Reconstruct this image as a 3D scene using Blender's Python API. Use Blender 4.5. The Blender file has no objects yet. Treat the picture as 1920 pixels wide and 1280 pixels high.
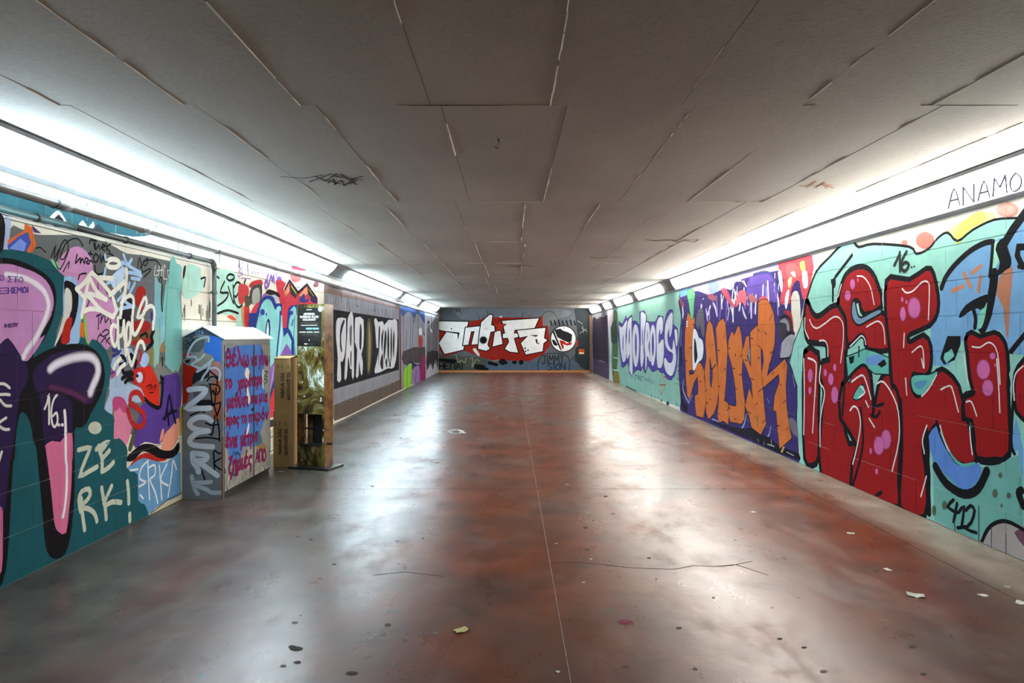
import bpy, bmesh, math, random
from mathutils import Vector, Matrix
from mathutils.geometry import delaunay_2d_cdt
random.seed(7)
sc = bpy.context.scene
col = sc.collection
# ------------------------------------------------------------------ camera, world, exposure
F, VX, VY = 1280.0, 957.0, 631.0          # focal length in px, vanishing point of the tunnel (1920x1280 frame)
CH = 1.43                                  # eye height
cam_d = bpy.data.cameras.new('camera'); cam = bpy.data.objects.new('camera', cam_d); col.objects.link(cam)
cam.location = (0, 0, CH); cam.rotation_euler = (math.pi/2, 0, 0)
cam_d.sensor_width = 36; cam_d.lens = 24
cam_d.shift_x = (960-VX)/1920; cam_d.shift_y = (VY-640)/1920
cam_d.clip_start = 0.05; cam_d.clip_end = 200
sc.camera = cam
w = bpy.data.worlds.new('world'); sc.world = w; w.use_nodes = True
w.node_tree.nodes['Background'].inputs[0].default_value = (0.55, 0.6, 0.66, 1)
w.node_tree.nodes['Background'].inputs[1].default_value = 0.15
sc.view_settings.view_transform = 'Standard'; sc.view_settings.look = 'None'
sc.view_settings.gamma = 1; sc.view_settings.use_curve_mapping = False
sc.view_settings.exposure = 0.0
LAMP_L, LAMP_R = 62.0, 62.0                # luminance of the fluorescent diffusers
# ------------------------------------------------------------------ dimensions
XL, XR, YB, YF, ZC = -2.89, 3.27, 27.5, -6.0, 2.575
TOPL, TOPR = 2.385, 2.335                  # lower edge of the slanted light channel
INL, INR = -2.70, 3.13                     # its upper edge on the ceiling
# ------------------------------------------------------------------ materials
def lin(c): return c/12.92 if c <= .04045 else ((c+.055)/1.055)**2.4
def hexc(h):
    h = h.lstrip('#')
    return tuple(lin(int(h[i:i+2], 16)/255) for i in (0, 2, 4)) + (1,)
MATS = {}
def nt_new(name):
    m = bpy.data.materials.new(name); m.use_nodes = True
    n = m.node_tree; return m, n, n.nodes['Principled BSDF']
def noise(n, scale, detail=4, rough=.55, vec=None):
    t = n.nodes.new('ShaderNodeTexNoise'); t.inputs['Scale'].default_value = scale
    t.inputs['Detail'].default_value = detail; t.inputs['Roughness'].default_value = rough
    if vec is not None: n.links.new(vec, t.inputs['Vector'])
    return t
def wpos(n): return n.nodes.new('ShaderNodeNewGeometry').outputs['Position']
def ramp(n, src, stops, interp='LINEAR'):
    r = n.nodes.new('ShaderNodeValToRGB'); n.links.new(src, r.inputs[0]); e = r.color_ramp.elements
    r.color_ramp.interpolation = interp
    while len(e) < len(stops): e.new(.5)
    for el, (p, c) in zip(e, stops):
        el.position = p; el.color = c if isinstance(c, tuple) else ((c, c, c, 1) if not isinstance(c, str) else hexc(c))
    return r
def mixc(n, a, b, fac, mode='MIX'):
    m = n.nodes.new('ShaderNodeMix'); m.data_type = 'RGBA'; m.blend_type = mode
    for sock, v in ((m.inputs[6], a), (m.inputs[7], b), (m.inputs[0], fac)):
        if hasattr(v, 'is_output'): n.links.new(v, sock)
        else: sock.default_value = v
    return m.outputs[2]
def bump(n, b, src, strength, dist=.002):
    k = n.nodes.new('ShaderNodeBump'); k.inputs['Strength'].default_value = strength
    k.inputs['Distance'].default_value = dist
    n.links.new(src, k.inputs['Height']); n.links.new(k.outputs[0], b.inputs['Normal'])
def plain(name, h, rough=.5, metal=0, var=.12, scale=9, spec=.5, bmp=.15, bscale=60, deep=1.0):
    if name in MATS: return MATS[name]
    m, n, b = nt_new(name); P = wpos(n)
    t = noise(n, scale, 5, .6, P); c = tuple(x**deep for x in hexc(h))
    r = ramp(n, t.outputs[0], [(.3, tuple(x*(1-var) for x in c[:3])+(1,)), (.7, tuple(min(1, x*(1+var)) for x in c[:3])+(1,))])
    n.links.new(r.outputs[0], b.inputs['Base Color'])
    b.inputs['Roughness'].default_value = rough; b.inputs['Metallic'].default_value = metal
    b.inputs['Specular IOR Level'].default_value = spec
    if bmp: bump(n, b, noise(n, bscale, 3, .6, P).outputs[0], bmp)
    MATS[name] = m; return m
def paint(h, soft=False):
    k = 'spray_' + h.lstrip('#') if soft else 'paint_' + h.lstrip('#')
    if k in MATS: return MATS[k]
    m = plain(k, h, .8, 0, .10, 5, .10, .25, 90, 1.10)
    if soft:
        n = m.node_tree; b = n.nodes['Principled BSDF']
        a = n.nodes.new('ShaderNodeAttribute'); a.attribute_name = 'a'
        n.links.new(a.outputs['Fac'], b.inputs['Alpha'])
    return m
def emis(name, rgb, s):
    m, n, b = nt_new(name); b.inputs['Base Color'].default_value = (.9, .9, .9, 1)
    b.inputs['Emission Color'].default_value = rgb + (1,); b.inputs['Emission Strength'].default_value = s
    b.inputs['Roughness'].default_value = .4
    MATS[name] = m; return m
# ------------------------------------------------------------------ mesh helpers
def link(name, me, mat=None, parent=None, loc=None):
    o = bpy.data.objects.new(name, me); col.objects.link(o)
    if mat is not None and me is not None and not me.materials:
        me.materials.append(mat)
    if parent is not None:
        o.parent = parent
        if parent.type == 'EMPTY' and not parent.get('_local'): o.matrix_parent_inverse = (Matrix.Translation(parent.location) @ parent.rotation_euler.to_matrix().to_4x4()).inverted()
    if loc is not None: o.location = loc
    return o
def empty(name, loc=(0, 0, 0), rz=0):
    o = bpy.data.objects.new(name, None); col.objects.link(o); o.location = loc; o.rotation_euler = (0, 0, rz)
    o.empty_display_size = .1
    return o
def tag(o, label=None, cat=None, group=None, kind=None):
    for k, v in (('label', label), ('category', cat), ('group', group), ('kind', kind)):
        if v: o[k] = v
    return o
def mesh_from(name, v, f):
    me = bpy.data.meshes.new(name); me.from_pydata([tuple(p) for p in v], [], f); me.update(); return me
class MB:
    def __init__(s): s.bm = bmesh.new()
    def box(s, x0, x1, y0, y1, z0, z1, bev=0):
        r = bmesh.ops.create_cube(s.bm, size=1)
        for v in r['verts']:
            v.co = Vector(((x0+x1)/2+v.co.x*(x1-x0), (y0+y1)/2+v.co.y*(y1-y0), (z0+z1)/2+v.co.z*(z1-z0)))
        if bev:
            e = {e for v in r['verts'] for e in v.link_edges}
            bmesh.ops.bevel(s.bm, geom=list(e), offset=bev, segments=2, affect='EDGES', profile=.7)
        return s
    def prism(s, pts, axis, a, b):
        """extrude a 2D outline along axis x / y / z from a to b"""
        def P(p, t):
            return Vector({'x': (t, p[0], p[1]), 'y': (p[0], t, p[1]), 'z': (p[0], p[1], t)}[axis])
        A = [s.bm.verts.new(P(p, a)) for p in pts]; B = [s.bm.verts.new(P(p, b)) for p in pts]
        n = len(pts); s.bm.faces.new(A); s.bm.faces.new(B[::-1])
        for i in range(n): s.bm.faces.new((A[i], A[(i+1) % n], B[(i+1) % n], B[i]))
        return s
    def tube(s, path, r, seg=12, caps=True):
        path = [Vector(p) for p in path]; rings = []
        for i, p in enumerate(path):
            d = (path[min(i+1, len(path)-1)]-path[max(i-1, 0)]).normalized()
            up = Vector((0, 0, 1)) if abs(d.z) < .9 else Vector((1, 0, 0))
            u = d.cross(up).normalized(); v = d.cross(u).normalized()
            rr = r[i] if isinstance(r, (list, tuple)) else r
            rings.append([s.bm.verts.new(p+u*math.cos(2*math.pi*k/seg)*rr+v*math.sin(2*math.pi*k/seg)*rr) for k in range(seg)])
        for a, b in zip(rings, rings[1:]):
            for k in range(seg): s.bm.faces.new((a[k], a[(k+1) % seg], b[(k+1) % seg], b[k])).smooth = True
        if caps: s.bm.faces.new(rings[0]); s.bm.faces.new(rings[-1][::-1])
        return s
    def quad(s, *pts):
        s.bm.faces.new([s.bm.verts.new(p) for p in pts]); return s
    def mesh(s, name):
        bmesh.ops.recalc_face_normals(s.bm, faces=s.bm.faces)
        me = bpy.data.meshes.new(name); s.bm.to_mesh(me); s.bm.free(); return me
    def build(s, name, mat, parent=None, loc=None): return link(name, s.mesh(name), mat, parent, loc)
# ------------------------------------------------------------------ paint on surfaces
class Surf:
    def __init__(s, o, eu, ev, n, blocks=None, step=.00001):
        s.o, s.eu, s.ev, s.n = Vector(o), Vector(eu), Vector(ev), Vector(n)
        s.blocks = blocks; s.k = 0; s.step = step
    def px(s, x, y):
        d = Vector(((x-VX)/F, 1, -(y-VY)/F)); c = Vector((0, 0, CH))
        t = (s.o-c).dot(s.n)/d.dot(s.n); p = c+d*t-s.o
        return p.dot(s.eu), p.dot(s.ev)
    def at(s, a, b, off): return s.o+s.eu*a+s.ev*b+s.n*off
CROPS = dict(L1=(0,200,4), L2=(0,400,5.3333), L3=(0,620,5.3333), L4=(0,840,4.572), L5=(320,440,5.3333), L6=(320,580,3.369), L7=(600,480,4.265),
    LA=(130,450,8), LB=(180,600,10.667), LC=(330,600,7.111), LD=(330,770,7.111), LS=(540,560,10.667), LT=(500,660,5.3333), LP=(615,540,5.3333), LQ=(740,560,7.111), LE=(410,480,8),
    R1=(1100,560,5.818), R2=(1270,500,6.4), R3=(1270,640,6.4), R4=(1390,480,6.4), R5=(1390,670,6.095), R6=(1500,480,6.4), R7=(1700,380,4.923), LF=(330,590,6.184), Z3=(1480,380,3.764), Z4=(1480,640,3.048),
    BW=(800,540,5.647), C6=(0,0,2), C7=(960,0,2), PX=(0,0,1))
def catmull(p, closed, n=4):
    out = []; N = len(p)
    if N < 3: return p
    for i in range(N if closed else N-1):
        g = (lambda k: p[k % N]) if closed else (lambda k: p[max(0, min(N-1, k))])
        a, b, c, d = g(i-1), g(i), g(i+1), g(i+2)
        for j in range(n):
            t = j/n; t2 = t*t; t3 = t2*t
            out.append(tuple(.5*(2*b[q]+(c[q]-a[q])*t+(2*a[q]-5*b[q]+4*c[q]-d[q])*t2+(3*b[q]-a[q]-3*c[q]+d[q])*t3) for q in (0, 1)))
    if not closed: out.append(p[-1])
    return out
def clip_half(poly, ax, v, keep_gt):
    out = []
    for i in range(len(poly)):
        a, b = poly[i-1], poly[i]
        ia = (a[ax] >= v) == keep_gt or a[ax] == v; ib = (b[ax] >= v) == keep_gt or b[ax] == v
        if ia != ib:
            t = (v-a[ax])/(b[ax]-a[ax]); out.append(tuple(a[q]+(b[q]-a[q])*t for q in range(3)))
        if ib: out.append(b)
    return out
class Art:
    """one painted piece: flat coats of paint lying on a surface, clipped to its blocks"""
    def __init__(s, name, surf, parent, crop='PX', label=None, lim=None):
        s.name, s.surf, s.parent, s.label, s.lim = name, surf, parent, label, lim
        s.c = CROPS[crop]; s.prims = []
    def crop(s, c): s.c = CROPS[c]; return s
    def parse(s, p):
        """points written in a crop of the photograph ('L3:' switches the crop) -> photograph px"""
        c = s.c; out = []
        if isinstance(p, str):
            for t in p.split():
                if t.endswith(':'): c = CROPS[t[:-1]]; continue
                x, y = t.split(','); out.append((c[0]+float(x)/c[2], c[1]+float(y)/c[2]))
            return out
        return [(c[0]+x/c[2], c[1]+y/c[2]) for x, y in p]
    def P(s, p): return [s.surf.px(x, y) for x, y in p]
    def mscale(s, p):
        """photo px -> metres (geometric mean of both directions)"""
        x, y = p; a = s.surf.px(x, y); b = s.surf.px(x+1, y); c = s.surf.px(x, y+1)
        return math.sqrt(abs((b[0]-a[0])*(c[1]-a[1])-(b[1]-a[1])*(c[0]-a[0])))
    def add(s, tris, mat, ex=None):
        s.surf.k += 1.2; s.prims.append((tris, mat, s.surf.k, ex or [0]*len(tris))); return s
    def fill(s, p, h, sm=4, edge=None, ew=0):
        p = s.parse(p); q = catmull(p, True, sm) if sm > 1 else p
        if edge: s._stroke(q+[q[0]], ew/s.c[2], edge, 1, 0, 0)
        m = s.P(q); n = len(m)
        V, E, Fc = delaunay_2d_cdt([Vector(a) for a in m], [(i, (i+1) % n) for i in range(n)], [list(range(n))], 1, 1e-6)[:3]
        tris = [[(V[i].x, V[i].y, 1.) for i in f] for f in Fc]
        return s.add(tris, paint(h))
    def fills(s, h, *ps, sm=4):
        for p in ps: s.fill(p, h, sm)
        return s
    def stroke(s, p, w_, h, sm=3, soft=0, taper=0):
        """brush line; w_ in crop px; soft>0 adds a fading spray edge of that many crop px"""
        return s._stroke(s.parse(p), w_/s.c[2], h, sm, soft/s.c[2], taper)
    def _stroke(s, p, w_, h, sm=3, soft=0, taper=0):
        q = catmull(p, False, sm) if sm > 1 else p
        m = [Vector(a) for a in s.P(q)]; ws = [w_*.5*s.mscale(a) for a in q]; so = [soft*s.mscale(a) for a in q] if soft else None
        mm = [m[0]]; ww = [ws[0]]; ss = [so[0] if so else 0]
        for i in range(1, len(m)):
            if (m[i]-mm[-1]).length > 1e-4: mm.append(m[i]); ww.append(ws[i]); ss.append(so[i] if so else 0)
        n = len(mm)
        if n == 1: mm.append(mm[0]+Vector((ww[0]*.2, 0))); ww.append(ww[0]); ss.append(ss[0]); n = 2
        if taper:
            for i in range(n): ww[i] *= 1-taper*abs(2*i/(n-1)-1)**2
        tris = []; ex = []
        def disc(c, r, r2, d, half, e=0):
            n0 = len(tris); disc_(c, r, r2, d, half); ex.extend([e]*(len(tris)-n0))
        def disc_(c, r, r2, d, half):
            K = 6 if half else 10; a0 = math.atan2(d.y, d.x)-math.pi/2 if half else 0; span = math.pi if half else 2*math.pi
            pr = [Vector((math.cos(a0+span*j/K), math.sin(a0+span*j/K))) for j in range(K+1)]
            for u, v in zip(pr, pr[1:]):
                A, B = c+u*r, c+v*r
                tris.append([(c.x, c.y, 1.), (A.x, A.y, 1.), (B.x, B.y, 1.)])
                if r2:
                    C, D = c+u*(r+r2), c+v*(r+r2)
                    tris.append([(A.x, A.y, 1.), (C.x, C.y, 0.), (D.x, D.y, 0.), (B.x, B.y, 1.)])
        segs = [(mm[i+1]-mm[i]).normalized() for i in range(n-1)]
        L, R, L2, R2 = [], [], [], []
        for i in range(n):
            a = segs[max(0, i-1)]; b = segs[min(i, n-2)]; d = (a+b)
            if d.length < .5:
                d = b; cs = 1
                disc(mm[i], ww[i], 0, b, False, i/n*.6-.15)
            else:
                d.normalize(); cs = max(.6, d.dot(b))
            nrm = Vector((-d.y, d.x))/cs
            L.append(mm[i]+nrm*ww[i]); R.append(mm[i]-nrm*ww[i])
            L2.append(mm[i]+nrm*(ww[i]+ss[i])); R2.append(mm[i]-nrm*(ww[i]+ss[i]))
        for i in range(n-1):
            ex.extend([i/n*.6+(i % 2)*.25]*(3 if soft else 1))
            tris.append([(L[i].x, L[i].y, 1.), (L[i+1].x, L[i+1].y, 1.), (R[i+1].x, R[i+1].y, 1.), (R[i].x, R[i].y, 1.)])
            if soft:
                tris.append([(L[i].x, L[i].y, 1.), (L2[i].x, L2[i].y, 0.), (L2[i+1].x, L2[i+1].y, 0.), (L[i+1].x, L[i+1].y, 1.)])
                tris.append([(R[i].x, R[i].y, 1.), (R2[i].x, R2[i].y, 0.), (R2[i+1].x, R2[i+1].y, 0.), (R[i+1].x, R[i+1].y, 1.)])
        disc(mm[0], ww[0], ss[0] if soft else 0, -segs[0], True); disc(mm[-1], ww[-1], ss[-1] if soft else 0, segs[-1], True)
        return s.add(tris, paint(h, bool(soft)), ex)
    def lines(s, w_, h, *ps, sm=3, soft=0, taper=0):
        for p in ps: s.stroke(p, w_, h, sm, soft, taper)
        return s
    def dot(s, x, y, rx, ry, h, soft=0):
        """ellipse in crop px; soft = fraction of the radius that fades out"""
        x, y = s.parse([(x, y)])[0]; rx /= s.c[2]; ry /= s.c[2]
        n = 32 if rx > 16 else 16; c = s.P([(x, y)])[0]; tris = []
        def ring(f): return s.P([(x+rx*f*math.cos(2*math.pi*i/n), y+ry*f*math.sin(2*math.pi*i/n)) for i in range(n)])
        a = ring(1-soft)
        for i in range(n): tris.append([(*c, 1.), (*a[i-1], 1.), (*a[i], 1.)])
        if soft:
            b = ring(1)
            for i in range(n): tris.append([(*a[i-1], 1.), (*b[i-1], 0.), (*b[i], 0.), (*a[i], 1.)])
        return s.add(tris, paint(h, soft > 0))
    def dots(s, h, *ds, soft=0):
        for d in ds: s.dot(*d, h, soft=soft)
        return s
    def text(s, txt, a, b, h, w_, colr, slant=0., gap=.28, only=None):
        """hand lettering in single strokes between crop points a and b (baseline), h = height in crop px"""
        n = sum(GLYPH_W.get(ch, 1)+gap for ch in txt)-gap; x = 0; rj = random.Random(len(txt)*7+int(a[0]))
        for qi, ch in enumerate(txt):
            wd = GLYPH_W.get(ch, 1); dy = rj.uniform(-.06, .06)
            for st in (GLYPH.get(ch, []) if only in (None, qi) else []):
                pts = []
                for gx, gy in st:
                    t = (x+gx*wd)/n; X = a[0]+(b[0]-a[0])*t; Y = a[1]+(b[1]-a[1])*t
                    pts.append((X+slant*(1-gy)*h, Y-(1-gy+dy)*h))
                s.stroke(pts, w_, colr, 3 if len(pts) > 2 else 1)
            x += wd+gap
        return s
    def done(s):
        if not s.prims: return None
        sf = s.surf; V, Fc, A, MI, mats = [], [], [], [], []
        def emit(poly, off, mi):
            b = len(V)
            for p in poly: V.append(sf.at(p[0], p[1], off)); A.append(p[2])
            Fc.append(tuple(range(b, b+len(poly)))); MI.append(mi)
        for tris, mat, k, ex in s.prims:
            if mat not in mats: mats.append(mat)
            mi = mats.index(mat)
            for t, e_ in zip(tris, ex):
                off = .0003+(k+e_)*sf.step
                if s.lim:
                    for ax, v, gt in s.lim: 
                        t = clip_half(t, ax, v, gt)
                        if len(t) < 3: break
                    if len(t) < 3: continue
                if sf.blocks:
                    if sf.blocks.recess: emit(t, off-sf.blocks.recess, mi)
                    for poly, bo in sf.blocks.clip(t): emit(poly, off+bo, mi)
                else: emit(t, off, mi)
        me = mesh_from(s.name, V, Fc)
        for m in mats: me.materials.append(m)
        me.polygons.foreach_set('material_index', MI)
        at = me.attributes.new('a', 'FLOAT', 'POINT'); at.data.foreach_set('value', A)
        o = link(s.name, me, None, s.parent)
        if s.label: o['label'] = s.label
        return o
# ------------------------------------------------------------------ single-stroke alphabet for hand lettering
def _g(t): return [[tuple(float(v) for v in q.split(',')) for q in st.split()] for st in t.split('|')]
GLYPH = {k: _g(v) for k, v in {
 'A': '0,1 .5,0 1,1|.2,.62 .8,.62', 'B': '0,0 0,1|0,0 .8,.2 0,.5 .9,.75 0,1', 'C': '1,.12 .4,0 0,.5 .4,1 1,.88', 'D': '0,0 0,1|0,0 .9,.25 .9,.75 0,1', 'E': '1,0 0,0|0,0 0,1|0,1 1,1|0,.5 .7,.5',
 'F': '1,0 0,0|0,0 0,1|0,.5 .7,.5', 'G': '1,.12 .4,0 0,.5 .4,1 1,.85|1,.85 1,.55|1,.55 .6,.55', 'H': '0,0 0,1|1,0 1,1|0,.5 1,.5', 'I': '.5,0 .5,1', 'J': '.3,0 1,0|.7,0 .7,.8 .3,1 0,.8', 'K': '0,0 0,1|1,0 0,.55|.2,.45 1,1',
 'L': '0,0 0,1|0,1 1,1', 'M': '0,1 .1,0|.1,0 .5,.6|.5,.6 .9,0|.9,0 1,1', 'N': '0,1 0,0|0,0 1,1|1,1 1,0', 'O': '.5,0 0,.4 .15,.9 .5,1 .9,.85 1,.4 .5,0', 'P': '0,0 0,1|0,0 .9,.15 .8,.5 0,.55', 'Q': '.5,0 0,.4 .15,.9 .5,1 .9,.85 1,.4 .5,0|.6,.7 1,1.1',
 'R': '0,0 0,1|0,0 .9,.15 .8,.45 0,.5|.2,.5 1,1', 'S': '1,.1 .4,0 .05,.25 .5,.5 .95,.75 .6,1 0,.9', 'T': '0,0 1,0|.5,0 .5,1', 'U': '0,0 0,.8 .5,1 1,.8 1,0', 'V': '0,0 .5,1|.5,1 1,0', 'W': '0,0 .25,1|.25,1 .5,.4|.5,.4 .75,1|.75,1 1,0', 'X': '0,0 1,1|1,0 0,1', 'Y': '0,0 .5,.5|1,0 .5,.5|.5,.5 .5,1', 'Z': '0,0 1,0|1,0 0,1|0,1 1,1',
 '1': '.2,.25 .6,0|.6,0 .6,1', '6': '.8,0 .2,.4 .1,.8 .5,1 .9,.75 .5,.55 .15,.7', '2': '0,.2 .5,0 .9,.25 0,1|0,1 1,1', '4': '.7,1 .7,0|.7,0 0,.65|0,.65 1,.65', '7': '0,0 1,0|1,0 .3,1', 'Σ': '1,0 0,0|0,0 .6,.5|.6,.5 0,1|0,1 1,1', 'Π': '0,1 0,0|0,0 1,0|1,0 1,1', 'Ξ': '0,0 1,0|.2,.5 .8,.5|0,1 1,1', 'Δ': '0,1 .5,0|.5,0 1,1|1,1 0,1', 'Λ': '0,1 .5,0|.5,0 1,1', 'Θ': '.5,0 0,.4 .15,.9 .5,1 .9,.85 1,.4 .5,0|.1,.5 .9,.5', 'Φ': '.5,.15 0,.5 .5,.85 1,.5 .5,.15|.5,0 .5,1', 'Ψ': '0,0 .1,.5 .9,.5 1,0|.5,0 .5,1',
 'α': '1,.35 .6,.9 .2,1 0,.7 .3,.4 .7,.7 1,1', 'ά': '1,.35 .6,.9 .2,1 0,.7 .3,.4 .7,.7 1,1|.5,.2 .7,0', 'γ': '0,.35 .5,.9|1,.35 .5,.9 .4,1.35', 'δ': '.8,0 .3,.15 .9,.6 .5,1 .1,.7 .5,.4', 'ε': '.9,.45 .4,.35 .1,.5 .5,.65|.5,.65 0,.85 .4,1 .9,.9', 'έ': '.9,.45 .4,.35 .1,.5 .5,.65|.5,.65 0,.85 .4,1 .9,.9|.5,.2 .7,0', 'ζ': '.2,.05 .9,.05 .1,.6 .3,1 .8,1.1 .6,1.35', 'η': '0,.4 .1,1|.1,.6 .5,.35 .8,.5 .8,1.3', 'ή': '0,.4 .1,1|.1,.6 .5,.35 .8,.5 .8,1.3|.5,.2 .7,0', 'θ': '.5,0 0,.5 .5,1 1,.5 .5,0|.1,.5 .9,.5', 'ι': '.3,.4 .35,.9 .7,1', 'ί': '.3,.4 .35,.9 .7,1|.35,.2 .55,0', 'κ': '0,.4 0,1|.8,.4 .1,.7 .9,1', 'λ': '.1,0 .4,.3 1,1|.5,.5 0,1', 'μ': '.1,.4 0,1.3|.05,.6 .3,1 .7,.9 .8,.4|.8,.4 .9,1', 'ν': '0,.4 .4,1|.4,1 .9,.4', 'ο': '.5,.4 .05,.7 .5,1 .95,.7 .5,.4', 'ό': '.5,.4 .05,.7 .5,1 .95,.7 .5,.4|.5,.2 .7,0', 'π': '0,.45 1,.4|.25,.45 .2,1|.75,.45 .8,1', 'ρ': '.1,1.35 .1,.6 .5,.4 .9,.7 .5,1 .15,.9', 'ς': '.9,.45 .3,.45 .1,.8 .7,1 .6,1.3', 'σ': '1,.4 .4,.4 .05,.7 .4,1 .8,.75 .5,.45', 'τ': '0,.42 1,.4|.5,.42 .5,1', 'υ': '.05,.4 .2,1 .7,.95 .9,.4', 'χ': '0,.4 1,1.3|1,.4 0,1.3', 'ω': '.2,.4 0,.8 .3,1 .5,.7 .7,1 1,.8 .8,.4', 'ύ': '.05,.4 .2,1 .7,.95 .9,.4|.4,.2 .6,0', '.': '.4,.95 .5,1', '*': '.2,.1 .8,.5|.8,.1 .2,.5|.5,0 .5,.6', '!': '.5,0 .5,.65|.5,.92 .5,1'}.items()}
for _a, _b in zip('ΑΒΕΖΗΙΚΜΝΟΡΤΥΧ', 'ABEZHIKMNOPTYX'): GLYPH[_a] = GLYPH[_b]
GLYPH_W = {'Ι': .35, 'Μ': 1.3, 'I': .35, '1': .6, 'ι': .5, 'ί': .5, '.': .4, ' ': .5, '!': .4, 'M': 1.3, 'W': 1.3, 'ω': 1.2, 'θ': .9}
class Rects:
    recess = 0
    def __init__(s, *r): s.r = r
    def clip(s, t):
        for a, b, c, d in s.r:
            q = clip_half(clip_half(clip_half(clip_half(t, 0, a, True), 0, b, False) or t[:1], 1, c, True) or t[:1], 1, d, False)
            if len(q) >= 3: yield q, 0
class Blocks:
    """running bond of blocks on a wall: courses (z) and block length"""
    def __init__(s, zs, L, y0, y1, recess=.004, joint=.006, seed=1):
        s.zs, s.L, s.y0, s.y1, s.recess, s.j = zs, L, y0, y1, recess, joint
        s.rng = random.Random(seed); s.off = {}
    def rect(s, c, i):
        a = s.y0+i*s.L-(s.L/2 if c % 2 else 0); return max(a, s.y0)+.0009, min(a+s.L, s.y1)-.0009, s.zs[c]+s.j/2, s.zs[c+1]-s.j/2
    def offset(s, c, i):
        if (c, i) not in s.off: s.off[(c, i)] = s.rng.uniform(-.0007, .0007)
        return s.off[(c, i)]
    def count(s): return int(math.ceil((s.y1-s.y0)/s.L))+1
    def clip(s, t):
        y0 = min(p[0] for p in t); y1 = max(p[0] for p in t); z0 = min(p[1] for p in t); z1 = max(p[1] for p in t)
        for c in range(len(s.zs)-1):
            if s.zs[c+1] < z0 or s.zs[c] > z1: continue
            sh = s.L/2 if c % 2 else 0
            tc = clip_half(clip_half(t, 1, s.zs[c]+s.j/2, True), 1, s.zs[c+1]-s.j/2, False)
            if len(tc) < 3: continue
            for i in range(max(0, int((y0-s.y0+sh)//s.L)), min(s.count(), int((y1-s.y0+sh)//s.L)+1)):
                r = s.rect(c, i)
                if r[1] <= r[0]: continue
                q = clip_half(clip_half(tc, 0, r[0], True), 0, r[1], False)
                if len(q) >= 3: yield q, s.offset(c, i)
# ================================================================== the setting
def concrete(name, c1, c2, rough=.75, scale=1.3, streak=(1, 1, 1), spec=.35, bm=.3):
    m, n, b = nt_new(name); P = wpos(n)
    mp = n.nodes.new('ShaderNodeMapping'); n.links.new(P, mp.inputs[0]); mp.inputs['Scale'].default_value = streak
    t = noise(n, scale, 8, .62, mp.outputs[0]); r = ramp(n, t.outputs[0], [(.32, c1), (.68, c2)])
    t2 = noise(n, 38, 4, .7, P); r2 = ramp(n, t2.outputs[0], [(.25, .82), (.6, 1.0)])
    n.links.new(mixc(n, r.outputs[0], r2.outputs[0], 1.0, 'MULTIPLY'), b.inputs['Base Color'])
    b.inputs['Roughness'].default_value = rough; b.inputs['Specular IOR Level'].default_value = spec
    bump(n, b, t2.outputs[0], bm, .003); MATS[name] = m; return m
M_ceil = concrete('ceiling_concrete', '#a5a199', '#bab6ac', .7, 1.1, (1, .5, 1))
M_seam = plain('ceiling_seam', '#c6bcae', .8)
M_gap = plain('ceiling_gap', '#4c4743', .9)
M_block = plain('bare_block', '#d8d1c2', .5, 0, .10, 3, .4, .3, 80)
M_mortar = plain('mortar', '#5f5a52', .9)
M_plaster = plain('end_wall_plaster', '#5d6468', .7, 0, .15, 2)
M_metal = plain('channel_metal', '#8b8e92', .4, .25, .2, 4, .5, .1)
M_dark = plain('blank_cover', '#5c5654', .5, .3, .3, 3)
M_galv = plain('galvanised', '#a3a7a8', .34, .45, .12, 14, .5, .1)
M_lp = emis('diffuser_cool', (.70, .90, 1.0), LAMP_L)
M_rp = emis('diffuser_neutral', (1.0, .965, .88), LAMP_R)
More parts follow.
